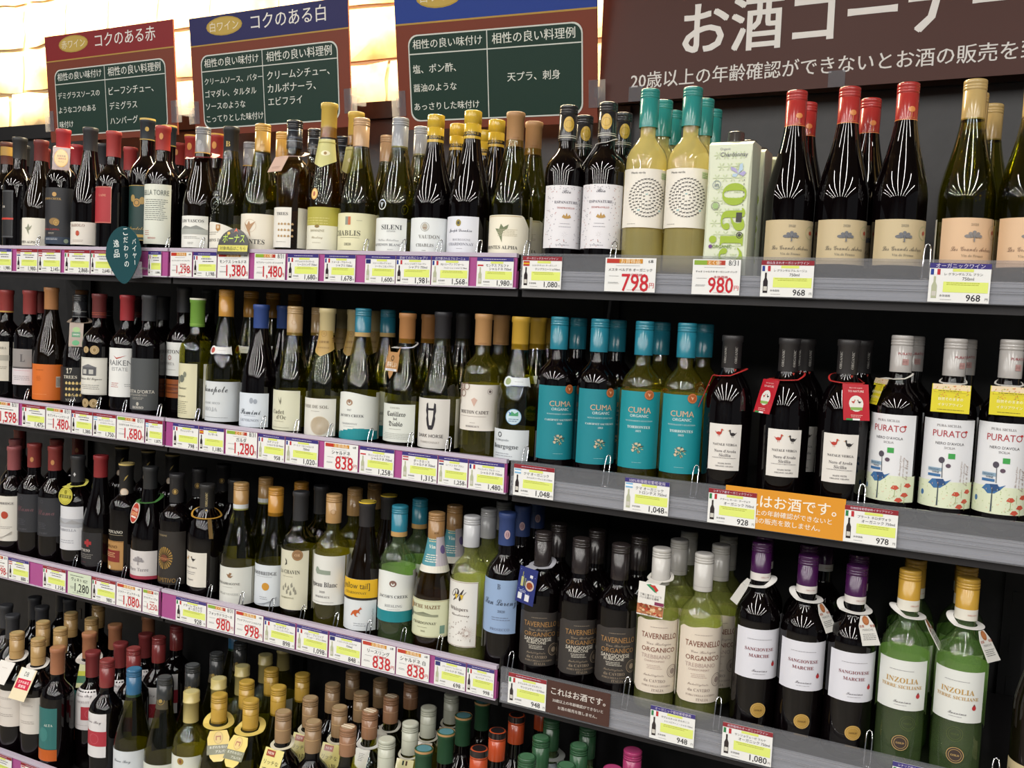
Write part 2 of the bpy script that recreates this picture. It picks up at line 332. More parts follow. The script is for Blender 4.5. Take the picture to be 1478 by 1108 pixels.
def roo(u, v, s, col):
    pts = [(-9, -6), (-7, -6.5), (-4, -3), (-1, -7), (3, -7.5), (3, -6.6), (.5, -6), (1.5, -2), (4, -1), (6, -3), (6.6, -2.6), (5, 1), (7, 4), (9, 4.2), (9.4, 5.2), (7.6, 6.4), (7.8, 8.6), (6.8, 7), (5.6, 5.6), (3, 3.2), (-2, 3), (-6, 0), (-8, -4)]
    q = [(a*s, b*s) for a, b in pts]
    tri = [(0, 1, 22), (1, 2, 21), (1, 21, 22), (2, 3, 7), (2, 7, 21), (3, 4, 6), (4, 5, 6), (3, 6, 7), (7, 8, 20), (7, 20, 21), (8, 9, 11), (9, 10, 11), (8, 11, 19), (8, 19, 20), (11, 12, 18), (11, 18, 19), (12, 13, 15), (13, 14, 15), (12, 15, 17), (15, 16, 17), (12, 17, 18)]
    return [('p', u, v, [q[i] for i in t], col) for t in tri]
def frame(hw, col, t=.6, m=1.5, hm=100):
    a = m/hm; b = t/hm
    return [('r', -hw+m, a, hw-m, a+b, col), ('r', -hw+m, 1-a-b, hw-m, 1-a, col), ('r', -hw+m, a, -hw+m+t, 1-a, col), ('r', hw-m-t, a, hw-m, 1-a, col)]
def medal(u, v, r, col='c9a24a', col2='8f6c22', tx=None):
    o = [('e', u, v, r, r, col2), ('e', u, v, r*.9, r*.9, col), ('o', u, v, r*.72, r*.08, col2)]
    return o+([('t', tx, u, v, r*1.0, col2, 'b')] if tx else [('e', u, v, r*.3, r*.4, col2)])
def wave(hw, col, base=.0):                                              # wavy foot of a label
    n = 12; f = lambda x: .17+.07*math.sin(x*2.6+.6)
    return [('r', -hw+2*hw*i/n, base, -hw+2*hw*(i+1)/n, f(-1+2*(i+.5)/n), col) for i in range(n)]
GR = '6d6a66'
# product: glass, capsule, paper, print items (mm, share), nick (short unique name), desc, extras
P = {}
def p(k, glass, cap, paper, items, nick, desc, **kw): P[k] = dict(glass=glass, cap=cap, paper=paper, items=items, nick=nick, desc=desc, **kw)
# --- top shelf
p('amber_crest', 'R', ('foil', '6a3325', 55, [(12, 34, 'b08a3e')]), None, [], 'brown-capped bottle with gold crest', 'dark bottle with brown capsule and gold crest')
p('black_red_stripe', 'R', ('foil', '2a2b2e', 50), '1f2023', [('t', 'TOR', 12, .65, 14, 'd8d4cc', 's'), ('r', -30, .38, 41, .42, 'c23a2c'), ('r', -41, .02, 41, .03, '6d6f74'), ('r', -41, .97, 41, .98, '6d6f74'), ('r', 38, .03, 38.6, .97, '6d6f74')], 'black label with red stripe', 'dark bottle with black label crossed by a red stripe')
p('alpha_small', 'W', ('foil', '7c2a28', 60), 'e9e4d6', [('t', 'MONTES ALPHA', 0, .12, 60, '33322e', 's'), ('p', 8, .6, [(-10, 2), (-3, 4), (0, 12), (3, 3), (9, 8), (5, -1), (1, -4), (2, -14), (-3, -5), (-5, -1)], '8a8d78')], 'small angel-label red', 'narrow-shouldered red wine with white angel label and maroon cap', faint=1)
p('dark_barrel', 'R', ('foil', 'c22b33', 50), '24252a', [('t', "JACOB'S CREEK", 4, .80, 50, 'b9965a', 's'), ('e', 14, .88, 5, 5, 'c49a5a'), ('e', 14, .40, 12, 8, '8a6c3c'), ('e', 19, .38, 6, 7, 'b5924f'), ('o', 19, .38, 4, .8, '6e4f26'), ('t', 'DOUBLE BARREL', 4, .26, 44, 'a8352f', 's'), ('d', 8, .2, 20, 2, 'b9b2a4'), ('r', -56, 0, 56, .13, '25354a'), ('d', 6, .1, 34, 2, 'c9ccd0', 2.6), ('e', 40, .06, 5, 5, '8c9a86')], 'black barrel-label bottle', 'dark bottle with black label showing a gold barrel and red capsule')
p('barolo', 'R', ('foil', '303136', 62), 'ded8ce', [('t', 'BAROLO', 6, .85, 36, '9a7d72', 's'), ('e', 8, .5, 4, 6, 'b5482f'), ('o', 8, .5, 5.4, .5, 'b5482f'), ('d', 8, .2, 30, 2, 'a89c92', 3)], 'black-capped bottle with low cream label', 'sloping dark bottle with black capsule and low cream label bearing a red seal')
p('red_square', 'R', ('foil', 'bf3a38', 56), 'a82c33', [*frame(41, 'd9a68a', .8, 1, 79), ('t', 'LADE', 20, .76, 18, 'd9967c', 's')], 'red square-label bottle', 'dark bottle with bright red square label and red capsule')
p('green_gold', 'R', ('foil', '26303a', 48, [(0, 4, 'cdb160'), (45, 47, 'b79a4c'), ('x', [('e', 7, .5, 4, 5, 'b79a4c')], .3)], 'cdb160'), '1f3b38', [*frame(41, 'b9984c', 1.2, .5, 120), ('r', -41, .06, 41, .11, 'b9984c'), ('e', 14, .68, 9, 9, 'b58a48'), ('o', 14, .68, 6, 1.2, '1f3b38'), ('e', 26, .72, 6, 8, 'a98c50'), ('e', 4, .76, 6, 8, 'a98c50'), ('t', 'Mondelle', 14, .22, 44, 'b79a5c', 'c')], 'green and gold crest label', 'dark bottle with green gold-framed crest label and gold-rimmed capsule')
p('bella_torre', 'R', ('foil', 'b8302c', 52, [('x', [('e', 4, .55, 4, 7, 'c98a4a')], .3)]), 'dcdfd2', [('t', 'BELLA TORRE', 12, .86, 62, '6f7670', 'b', 1.5), ('d', 14, .74, 56, 11, '6f756e', 4.2), ('d', -4, .22, 14, 3, 'b56a5c', 4), ('t', 'ROSSO', 8, .1, 18, 'b04a3c', 's')], 'tall pale text label', 'dark bottle with tall pale label of small text and red capsule')
p('redgold', 'R', ('foil', 'b32a26', 52, [(0, 3.5, 'c99a3c'), ('x', [('e', 2, .5, 5, 8, 'c9893a')], .3)], 'c99a3c'), None, [], 'red capsule with gold rim', 'dark bottle with red capsule, gold rim and gold crest')
p('vascos', 'W', ('sc', '8e9094', 54, [(52, 54, 'c9a85a'), ('x', [('e', 0, .4, 5, 5, 'a9abae')], .3)], 'c9cacc'), 'e6e6e0', [('t', 'LOS VASCOS', 8, .84, 54, '3b3b3a', 's'), ('r', -44, .42, 44, .58, 'a9aca6'), ('p', 8, .58, [(-30, 0), (-14, 7), (0, 4), (12, 8), (32, 0)], '8d908c'), ('d', 8, .34, 44, 2, '8a8a86', 3), ('d', 8, .16, 14, 2, '8a8a86', 3)], 'grey-capped mountain label', 'brownish bottle with grey screw cap and white mountain label', back=1)
p('b_crest', 'G', ('foil', '232426', 62, [('x', [('t', 'B', 0, .42, 9, 'c5a85c', 's'), ('d', 0, .2, 16, 2, '9a8650', 2)], .35)]), 'e8e4d8', [('t', 'BARONS DE', -8, .30, 50, '6a675f', 's'), ('d', -10, .6, 34, 2, '8d897e', 4), ('p', 6, .78, [(-5, 6), (5, 6), (5, -4), (0, -8), (-5, -4)], 'b07f43'), ('t', 'B', 6, .80, 5, 'f0e6d0', 's')], 'black-capped arched-label white', 'olive bottle embossed with a crest, black capsule and arched white label', arch=1, emboss=1)
p('montes', 'G', ('sc', 'd8a343', 56, [('x', [('d', 6, .25, 12, 2, 'a87a28', 2)], .3)], 'e0b860'), 'ece5d4', [('t', 'MONTES', 10, .22, 52, '44423e', 's', 1.1), ('p', 4, .62, [(-12, 10), (-5, 4), (0, 13), (3, 6), (14, 12), (6, 0), (2, -6), (4, -20), (-3, -8), (-6, -2)], 'b48c66'), ('o', 6, .66, 13, .7, 'cdb9a0')], 'angel-label white', 'olive bottle with gold screw cap and cream label of a small angel')
p('trees_navy', 'B', ('sc', '20242e', 54, [(20, 21, '8e98a6'), (40, 41, '8e98a6'), (32, 36, '39404e')]), 'e6e3da', [('t', 'TREES', 20, .84, 26, '4a4a48', 's'), *[('p', 14+7*i, .58-.15*j, [(-2, -1.5), (2, -1.5), (2.6, 1), (0, 3.2), (-2.6, 1)], 'b09062') for i in range(5) for j in range(3)], ('d', 20, .14, 30, 1, '88857c')], 'navy-capped grove label', 'brown-tinted bottle with navy screw cap and white label of little trees', back=1)
p('flute_gold', 'B', ('foil', 'd9b23c', 66), 'e4e2cf', [('t', 'Riesling', 6, .48, 24, 'a89a7a', 'c'), ('t', 'DOMAINE', 6, .78, 30, '9a9070', 's'), ('e', 6, .96, 5, 3, '8a7038'), ('d', 6, .28, 22, 1, '9a9070')], 'tall gold-necked flute', 'tall slender flute bottle with long gold capsule and gold neck band',
  neck=(.60, .055, 1.25, 'c8c47e', [('e', 6, .5, 9, 5, 'e9e3c0'), ('e', 6, .5, 3, 3, '9a7a3c'), ('r', -30, .86, 30, .9, '9a9448')]), band=(.40, .035, 'b3ab48'), medal=(-.15, .42, 8))
p('chablis_tan', 'G', ('sc', 'd7a878', 54, [], 'e4c08e'), 'e2dfb9', [('t', 'CHABLIS', -2, .46, 60, '6b6a55', 's'), ('r', -2, .68, 9, .90, '8b9184'), ('r', 4, .68, 9, .90, 'c96f46'), ('d', 8, .34, 50, 1, '8a896c'), ('t', '2020', 4, .16, 14, '6b6a55', 's'), ('d', 26, .8, 14, 1, '8a896c')], 'tan-capped cream label', 'olive bottle with tan screw cap and wide cream label printed in serif letters')
p('sileni', 'G', ('sc', 'a4a8b0', 56, [], 'c9ccd2'), 'e4e7e4', [('t', 'SILENI', 14, .72, 40, '3a3c40', 's'), ('t', 'ESTATES', 14, .60, 16, '7a7c80', 's'), ('t', 'Cellar Selection', 8, .34, 42, '8d8f94', 'c'), ('t', 'SAUVIGNON BLANC', 2, .20, 62, '6d7076', 's'), ('d', 14, .06, 12, 1, '8d8f94')], 'silver-capped white with round seal', 'olive bottle with silver screw cap, white label and round white neck seal', seal=1, back=1)
p('vaudon', 'R', ('joseph', 'e4b822', 50, [(38, 45, '2a2620'), ('x', [('t', 'JOSEPH', 2, .17, 22, 'd9b64a', 'b')], .3)], 'eec63c'), 'e2e6e6', [('t', 'VAUDON', 16, .46, 40, '8b8a86', 's'), ('t', 'CHABLIS', 8, .22, 34, '7d7c78', 's'), ('o', 8, .74, 8, .8, 'a39c8e'), ('e', 8, .74, 5, 6, 'b2aa9a'), ('r', 5, .70, 11, .72, '8c6a5c'), ('d', 8, .07, 10, 1, '8b8a86')], 'yellow cap with black lettered band', 'dark bottle with two-step yellow cap, black band and pale round-seal label')
p('drouhin', 'R', ('joseph', 'e4b822', 50, [(38, 45, '2a2620'), ('x', [('t', 'R JOSEPH D', 0, .17, 30, 'd9b64a', 'b')], .3)], 'eec63c'), 'e0e2ea', [('t', 'Joseph Drouhin', 8, .60, 46, '5a5c6c', 'c', 1.2), ('t', 'BOURGOGNE', 12, .36, 34, 'a5a6b0', 's'), ('t', 'CHARDONNAY', 10, .24, 50, '8a8c98', 's'), ('e', 6, .82, 5, 6, '9a8a3c'), ('e', 6, .82, 2.5, 3, '4a4a40'), ('d', 10, .12, 12, 1, '9a9ca6')], 'yellow cap with script signature label', 'dark bottle with tall yellow cap and pale lilac label signed in script')
p('alpha_big', 'G', ('foil', 'c08a52', 60, [('x', [('d', 6, .25, 14, 1, '9a6a38')], .3)]), 'ece6d2', [('t', 'MONTES ALPHA', -2, .16, 66, '3c3b36', 's'), ('p', 2, .56, [(-13, 6), (-5, 5), (-2, 14), (3, 8), (12, 13), (10, 6), (3, 1), (1, -5), (1, -18), (-5, -6), (-9, 0)], '6f7a58'), ('d', 12, .62, 40, 5, 'c0b79c', 2.6), ('r', -34, .96, 36, .975, 'b9a067')], 'copper-topped octagonal label', 'olive bottle with copper capsule and big cream cut-corner angel label', octo=1)
p('espanature', 'R', ('sc', '26262a', 60, [(51, 52, 'c8c4b8'), (54, 55.5, 'c8c4b8'), ('x', [('e', 0, .45, 9, 13, 'caa53c'), ('o', 0, .45, 7, .7, '94742a')], .5)]), 'e4e2e6', [('t', 'ESPANATURE', 0, .73, 40, '4c4858', 's'), ('t', 'TEMPRANILLO', 0, .64, 30, 'a8504a', 's'), ('t', 'Bio', 0, .90, 15, '4a4856', 'c'), ('p', 2, .49, [(-8, 0), (-5, 5), (-2, 2), (0, 8), (2, 2), (5, 5), (8, 0), (3, -2), (-3, -2)], 'b58e4a'), ('d', 0, .39, 18, 1, '7a7888'), ('d', 0, .34, 24, 1, '7a7888'), ('d', 0, .05, 22, 1, '7a7888'), *burst(0, .22, 7, 7, '4c4858'), *flora(-36, -16, 100, 5, ['5c5a6c', 'b06058', '7d7b8c'], 46), *flora(16, 36, 100, 6, ['5c5a6c', 'b06058', '7d7b8c'], 46), *flora(-16, 16, 100, 8, ['5c5a6c', 'b06058'], 12, .03, .14), *flora(-16, 16, 100, 9, ['7d7b8c'], 8, .93, .98)],
  ['gold-sealed black-capped bottle beside the amber caps', 'black-capped bottle with paper loop'], 'dark bottle with black ribbed cap and white label edged with little flowers')
p('cat_ring', 'C', ('sc', '23958f', 62, [], '4dc0b8'), 'e8e3d8', [*rings(1, .5, .094), ('t', 'Mesta verde', -16, .93, 24, '3b3b3c', 'n'), ('r', 24, .84, 38, .95, 'b9c7a4'), ('d', 31, .92, 12, 3, '7f9a6a', 3), ('d', -24, .06, 16, 1, '9a968c')], ['animal-ring bottle beside the black caps', 'animal-ring bottle touching the carton'], 'clear pale wine bottle with teal cap and label ringed by tiny black animals', back=1, rot=.1)
p('arbres_red', 'R', ('sc', 'c22f2c', 56, [('x', [('e', 8, .3, 5, 4, 'd98a4a'), ('r', 7.6, .1, 8.4, .3, 'd98a4a'), ('d', 8, .09, 12, 1, 'd98a4a')], 0), (53, 54, 'd98a4a')], 'd2403a'), 'c6b48f', [*tree(2, .62, 1.25, '6c6e74'), ('t', 'Les Grands Arbres', 2, .36, 58, '6a6458', 'c', 1.3), ('t', 'Vin de France', 2, .22, 30, '8a8270', 's'), ('t', '2020', 2, .86, 10, '8a8270', 's'), ('o', 34, .72, 10, .6, '9aa878'), ('e', 34, .72, 3, 3, 'b05038')], ['red-capped oak-label bottle next to the carton', 'second red-capped oak-label bottle from the carton', 'third red-capped oak-label bottle from the carton'], 'dark bottle with red screw cap and tan label of a grey oak')
p('arbres_white', 'G', ('sc', 'c9a764', 56, [], 'd8bc80'), 'd9b692', [*tree(2, .62, 1.25, '85807e'), ('t', 'Les Grands Arbres', 2, .36, 58, '8a6c58', 'c', 1.3), ('t', 'Vin de France', 2, .22, 30, 'a08a70', 's'), ('t', '2020', 2, .86, 10, 'a08a70', 's'), ('o', 34, .72, 10, .6, 'b5a47c'), ('e', 34, .72, 3, 3, 'b05038')], ['gold-capped oak-label bottle with full label showing', 'gold-capped oak-label bottle away from the carton'], 'olive bottle with gold screw cap and peach label of an oak')
# --- second shelf
p('beige_land', 'R', ('foil', '9c2f2c', 54, [(50, 53, 'b89a4c')]), 'cfc9bb', [('r', -41, .52, 41, .66, 'a8a498'), ('t', 'TERRA', 22, .84, 26, '8a8478', 's'), ('d', 22, .36, 30, 2, '8a8478', 4)], 'beige landscape label with gold-ringed red cap', 'dark bottle with red gold-ringed capsule and beige landscape label')
p('grey_square', 'R', ('foil', '98302f', 56), '8d8886', [('r', -41, 0, 41, .46, 'cfc8cc'), ('r', -41, .455, 41, .50, '4a4648'), ('t', 'L', 20, .75, 12, '5c585a', 's', 1.3), ('d', 16, .4, 44, 1, 'c07080'), ('d', 16, .24, 44, 3, '8d888c', 4)], 'grey-over-white label', 'dark bottle with red capsule and grey square above a white strip')
p('orange_label', 'W', ('foil', 'b87842', 60), 'cf6a24', [('d', 10, .84, 20, 1, '8a4616', 3), ('d', 8, .66, 14, 4, 'a85418', 3), ('r', 46, .36, 62, .66, 'd8d0c4'), *[('r', 47+i*1.7, .38, 47.8+i*1.7, .64, '3a342e') for i in range(8)], ('d', 10, .16, 50, 1, 'e3a06a')], 'orange-label sloping bottle', 'brown sloping bottle with copper capsule and plain orange label', w=1.63)
p('seventeen', 'R', ('sc', '25262a', 54, [(38, 39.5, '8d9090'), (50, 51, '8d9090')]), '1d1c1e', [('t', '17', 12, .90, 14, 'd8d2c4', 's', 1.2), ('t', 'TREES', 14, .72, 32, 'c9c3b4', 's'), *[('p', 6+8*i, .54-.17*j, [(-2.4, -2.5), (2.4, -2.5), (3.2, 1), (0, 4.6), (-3.2, 1)], 'c9b070') for i in range(5) for j in range(3)], ('t', 'NERO', 16, .06, 24, '9c968a', 's')], 'black label of gold trees', 'dark bottle with black label of small gold trees')
p('medal_chateau', 'R', ('foil', '6e2526', 54, [(42, 43, 'b0563c'), (46, 47, 'b0563c')]), 'd5d3ca', [*frame(50, '8d8c88', .6, 1.6, 83), ('r', -10, .52, 26, .74, '55565a'), ('r', -6, .56, 4, .68, 'b9b8b2'), ('r', 10, .56, 20, .68, 'b9b8b2'), ('p', 8, .74, [(-20, 0), (0, 7), (20, 0)], '6d6e72'), ('t', 'Chateau Bel Seigneur', 10, .42, 56, '4a4a4c', 'c', 1.4), ('d', 10, .26, 46, 3, '8b8a86', 4)], 'castle-label bottle with medals', 'dark bottle with white castle label and gold medals above and below', medals=[(.05, .155, 7.5), (.62, .155, 10), (.05, .036, 10), (.62, .036, 10)])
p('aiken', 'R', ('foil', 'a8202a', 56, [], 'b83038'), 'dfe0de', [('t', 'RAIKEN', 14, .70, 54, '6d6f72', 'n'), ('t', 'ESTATE', 14, .57, 36, '9a9c9e', 'n'), ('p', 16, .82, [(-16, 3), (-8, -2), (0, 0), (14, 4), (0, -2), (-8, -5)], 'b04a38'), ('d', 4, .28, 20, 3, 'b56a62', 4), ('d', 34, .26, 18, 2, '9a9c9e', 4)], 'white label with red bird stroke', 'dark bottle with bright red capsule and tall white label with one red stroke')
p('dorta', 'R', ('foil', '35363c', 56), '4a4d4f', [('t', "COSTA D'ORTA", 8, .36, 70, 'd6d2c8', 'b'), ('t', 'APPASSIMENTO', 6, .29, 44, 'a8a59c', 's'), ('d', 8, .24, 30, 2, 'a8a59c', 3), ('t', 'ROSSO', 8, .05, 26, 'd6d2c8', 's'), ('e', 8, .12, 3, 4, 'b8b4a8')], 'slate grey label', 'dark bottle with charcoal capsule and slate grey label lettered low down')
p('norton', 'R', ('foil', '2b2c33', 56), 'd8dad8', [('t', 'NORTON', 4, .72, 50, '5a5858', 's'), ('o', 6, .54, 5, 1.2, 'a0443c'), ('t', 'PORTA', 4, .36, 30, '9a9896', 's'), ('d', 6, .18, 50, 1, '8a8886')], 'white label above wooden band', 'tall dark bottle with white label above a wood-coloured band', woodband=1)
p('green_cap', 'G', ('foil', '6aa02c', 60, [(0, 3.5, 'd8d8c8'), (54, 55, '9cc060'), (57, 57.6, '9cc060')], 'deded0'), 'd3ceae', [('e', 6, .72, 7, 8, '6a6e64'), ('e', 14, .80, 4, 6, '7d8070'), ('e', -4, .70, 6, 9, '8c8b78'), ('t', 'Vinamar', 6, .55, 26, '6d6a5c', 's'), ('t', 'Sauvignon', 4, .40, 26, '6d6a5c', 's'), ('d', 6, .30, 34, 7, '8a876f', 4)], 'leaf-green capped bottle', 'yellowish bottle with bright green white-topped cap and narrow cream label', back=1)
p('nopole', 'G', ('sc', 'c98a28', 56), 'cfd4d6', [('t', 'Monopole', 2, .78, 66, '44464a', 'c', 1.3), ('t', 'BLANC SECO', 0, .46, 40, '9a9ea2', 's'), ('t', 'RIOJA', -2, .30, 34, 'a6abb0', 's'), ('d', 6, .1, 66, 1, '8a8e92', 3)], 'amber-capped script label', 'olive bottle with amber screw cap, small white neck shield and wide white label', neckshield=('d9d9d6', 'b0463a'))
p('amini', 'R', ('foil', '2a4a98', 58), 'd3dbe4', [('t', 'Pomini', 8, .45, 46, '3f4650', 'c', 1.2), ('d', 8, .33, 30, 1, '8b93a0'), ('t', 'SAUVIGNON', 6, .20, 44, '8b93a0', 's'), ('e', 12, .78, 4, 6, '9ca4b0'), ('e', 20, .76, 4, 5, '9ca4b0')], 'blue-capped pale label', 'dark sloping bottle with blue capsule and pale blue-white label')
p('cadet', 'G', ('sc', 'b99460', 58, [('x', [('o', 4, .45, 4.5, .5, '8a6838'), ('d', 4, .06, 20, 1, '7a5a30')], .3)], 'caa878'), 'd3d3bb', [('t', 'Cadet', -2, .46, 30, '6c6a5a', 's'), ('t', "d'Oc", 6, .33, 22, '6c6a5a', 's'), ('p', 4, .74, [(-6, 8), (-3, -2), (0, -8), (2, -2), (1, 8), (-1, -1), (-4, 4)], '7c7a68'), ('d', 0, .22, 26, 1, '8c8a74'), ('d', 4, .07, 56, 1, '8c8a74')], 'tan-capped grey-green label', 'olive bottle with tan screw cap and grey-green label with leaf stroke', back=1)
p('spiral', 'G', ('foil', 'c7b47c', 52), 'd9d8cf', [('t', 'CUVEE DE SOL', 0, .78, 64, '7a746a', 's'), *[('o', 16, .28, 3+2.1*i, .9, ['a88a5e', 'c0a678'][i % 2]) for i in range(8)], ('d', 6, .66, 20, 1, '9a948a')], 'gold-necked bottle with spiral', 'olive bottle with gold neck label and white label printed with a tan spiral', neck=(.655, .062, 1.35, 'b0904e', [('o', 2, .72, 6, .8, '8c6c34'), ('t', '金賞受賞', 2, .46, 20, '7a5a2a', 'b'), ('t', 'MARSEILLE', 2, .28, 22, '7a5a2a', 's'), ('e', 2, .72, 3, 3, 'a58444'), ('t', '金', 24, .55, 12, '7a5a2a', 'b')]), back=1)
p('creek_white', 'G', ('sc', '21809c', 54, [(46, 54, 'b89c68')]), 'dde0da', [*wave(65, '1f8a92'), ('t', "JACOB'S CREEK", 4, .50, 54, '4a4c50', 's'), ('t', 'CHARDONNAY', 2, .33, 34, '8d9092', 's'), ('t', '1847', 2, .62, 10, '8d9092', 's'), ('d', 2, .27, 28, 1, '9a9c9e'), ('e', 2, .78, 7, 6, 'a58870'), ('e', 2, .77, 3.5, 3, 'dde0da'), ('e', 2, .80, 2, 3.6, '8c6c58')], 'teal-capped wavy label with leaf crest', 'olive sloping bottle with teal cap and white label with teal wave foot', wavetop=1)
p('casillero', 'G', ('foil', 'b5763c', 56), 'd6dad2', [('t', 'Casillero', 6, .74, 38, '2e2e2e', 'f', 1.2), ('t', 'del', 6, .61, 8, '2e2e2e', 'f'), ('t', 'Diablo', 6, .48, 28, '2e2e2e', 'f', 1.2), ('t', 'CONCHA', 4, .90, 20, '9a9c94', 's'), ('d', 8, .34, 30, 1, '9a9c94'), ('d', 8, .22, 64, 4, 'a8aaa2', 3)], 'gothic-lettered white label', 'olive bottle with copper capsule and white label in black gothic letters')
p('horse', 'G', ('foil', '232228', 62, [], '2e2e38'), 'd3d0ca', [('t', 'DARK HORSE', 6, .25, 52, '3a3436', 'b'), ('t', 'CHARDONNAY', 6, .12, 40, '9a948e', 'n'), ('p', 8, .62, [(-9, 25), (-6, 27), (-5, 17), (5, 17), (6, 27), (9, 25), (10, 12), (8, 4), (9, -2), (7, -14), (4, -22), (-4, -22), (-7, -14), (-9, -2), (-8, 4), (-10, 12)], '26222a'), ('p', 8, .62, [(-5, 13), (5, 13), (4.6, 2), (3, -8), (2.2, -14), (-2.2, -14), (-3, -8), (-4.6, 2)], 'd3d0ca')], 'horse-head label', 'olive bottle with black capsule and white label of a black horse-head outline', back=1)
p('mouton', 'C2', ('foil', 'c08a4e', 56, [('x', [('d', 2, .06, 20, 1, '8a5a2c')], .3)]), 'ddd8d0', [('t', 'MOUTON CADET', 4, .40, 58, '3c2c2e', 's', 1.2), ('d', 4, .31, 58, 1, '9a8a86'), ('t', 'BORDEAUX', 4, .09, 26, '6d6264', 's'), ('d', 4, .17, 10, 1, '9a8a86'), *[('o', a, b, 6.5, 1.4, '8a6a58') for a, b in ((-33, .93), (-22, .93), (-30, .78), (-34, .62), (-18, .80), (-10, .95))], *[('o', a, b, 3.4, 1.0, '8a6a58') for a, b in ((-33, .93), (-22, .93), (-30, .78), (-34, .62))], ('p', 6, .62, [(0, 8), (6, 4), (3, -2), (0, -8), (-3, -2), (-6, 4)], 'c9a89a'), ('o', 34, .86, 5, .6, '8a7a78'), ('e', 34, .86, 2.5, 2.5, '6c605e')], 'clear bottle with curling vine label', 'clear yellow-green bottle with copper capsule and label of brown curls')
p('bourgogne', 'G', ('foil', 'c99a1e', 58), 'd2d8dc', [('t', 'Bourgogne', -2, .42, 52, '4a5056', 's'), ('t', 'La Burgondie', -8, .64, 30, '8a9096', 's'), ('o', -12, .82, 4.5, 1.4, '30343a'), ('d', -4, .2, 40, 2, '9aa0a6', 4)], 'mustard-capped bottle with round sticker', 'dark olive bottle with mustard cap, white neck tie label and round blue sticker', neckshield=('cfd6d8', '8a9a6a'), sticker=1)
CUM = lambda a: [('t', 'CUMA', 0, .76, 38, 'c9a98c', 'b'), ('t', 'ORGANIC', 0, .685, 30, 'c7dadc', 'b'), ('t', "WINEMAKER'S SELECTION", 0, .62, 46, 'a9cdd0', 's'), ('t', a, 0, .54, 52 if len(a) > 10 else 38, 'cfdede', 's'), ('t', '2021', 0, .49, 9, 'c7dadc', 's'), *bouquet(0, .27, 1.15, ['c9b79a', '7d6a58', 'a8b58c', '5c4a3c', 'd0c4b0', '3c3a34'], 4), ('d', 0, .08, 18, 1, '8cc0c4')]
p('cuma_red', 'R', ('sc', '1b86a0', 56), '16808c', CUM('CABERNET SAUVIGNON'), ['teal-label red beside the mustard cap', 'second teal-label red from the mustard cap'], 'dark red wine with blue-teal cap, teal floral label and orange seal', seal2=1, w=1.25)
p('cuma_white', 'C2', ('sc', '1b86a0', 56), '168a94', CUM('TORRONTES'), ['teal-label white beside the teal-label reds', 'teal-label white beside the duck labels'], 'pale green-tinted wine with blue-teal cap, teal floral label and orange seal', seal2=1, w=1.12, back=1)
DUCKS = lambda: [*duck(-9, .80, .95, 'b5382c', 1), *duck(12, .79, .95, '2a2628', -1), ('t', 'NATALE VERGA', 1, .56, 38, '4a4648', 's'), ('t', "Nero d'Avola", 2, .42, 34, '6a6668', 's'), ('t', 'Sicilia', 2, .33, 18, '6a6668', 's'), ('d', 2, .27, 40, 1, '8a8688'), ('t', 'MADE WITH', 2, .15, 20, '6a6668', 's'), ('t', 'ORGANIC GRAPES', 2, .09, 28, '6a6668', 's')]
ORG = [('x', [('tv', 'ORGANIC', 5, .5, 26, '9c9994', 's'), ('tv', 'ORGANIC', -12, .5, 26, '9c9994', 's'), ('p', 5, .1, [(-2, 3), (0, -2), (2, 3)], 'b03a30')], .35)]
p('natale', 'R', ('foil', '2c292b', 62, ORG), 'dedad4', DUCKS(), ['duck-label bottle beside the teal labels', 'middle duck-label bottle', 'duck-label bottle beside the bird labels'], 'broad dark bottle with black lettered capsule and white label of two ducks')
BIRD = lambda: [('r', -46, 0, 46, .30, 'd5dcc0'), ('t', 'PURA SICILIA', 0, .93, 32, '8a8688', 's'), ('t', 'PURATO', 2, .84, 46, 'a8323c', 'n', 1.1), ('e', 24, .87, 2, 1.6, 'b5302c'), ('t', "NERO D'AVOLA", 3, .73, 38, '4c484c', 'n'), ('t', 'SICILIA', 3, .68, 14, '7d797c', 'n'), ('r', 2, .56, 11, .62, '3c9a4a'), ('p', -8, .28, [(-15, -2), (-9, 5), (2, 6), (9, 3), (16, 6), (10, -1), (3, -7), (-6, -8), (-11, -3)], '3a6a9c'), ('p', -6, .29, [(-6, 4), (4, 5), (8, -3), (-2, -6)], '2a4a78'), ('p', -8, .26, [(-.6, 2), (.6, 2), (1, -30), (-1, -30)], '3f4a52'), ('e', -6, .54, 4, 4.5, '4a4450'), ('e', 3, .48, 3.4, 3, '5a4a58'), ('p', -4, .42, [(-.5, -10), (.5, -10), (-.4, 14), (-1.2, 14)], '4a5058'), ('r', -24, .41, -5, .45, '8fa8bc'), ('t', 'ORGANIC', -15, .43, 16, '33506a', 'b'), ('r', -24, .35, -6, .38, '3a6a9c'), ('t', 'WINE', -13, .40, 10, '33506a', 'b'), *[('p', a, b, [(-6, -2), (-3, 2.6), (2, 3), (6, -1), (1, -4)], 'c2503c') for a, b in ((16, .17), (30, .09), (22, .03), (34, .20))], *[('p', a, b, [(-.3, 0), (.3, 0), (.3, -12), (-.3, -12)], '8a9a5c') for a, b in ((16, .15), (30, .08), (24, .22))], *flora(-36, 36, 100, 12, ['a8b878', 'c2cc9c', '94a868', 'd8b090'], 44, .01, .28), *[('tv', q, 21+4.5*i, .42-.02*i, 30, 'a8968c', 'c') for i, q in enumerate(('The longest place', 'you can possibly', 'be a bird'))], ('e', -32, .15, 3, 4, '3a6a9c')]
PUR = [('x', [('t', 'PURATO', 6, .5, 20, 'a04048', 'n'), ('r', 2, .2, 11, .36, 'b08a86'), ('d', 6, .3, 8, 2, '7d5a58', 2)], .05)]
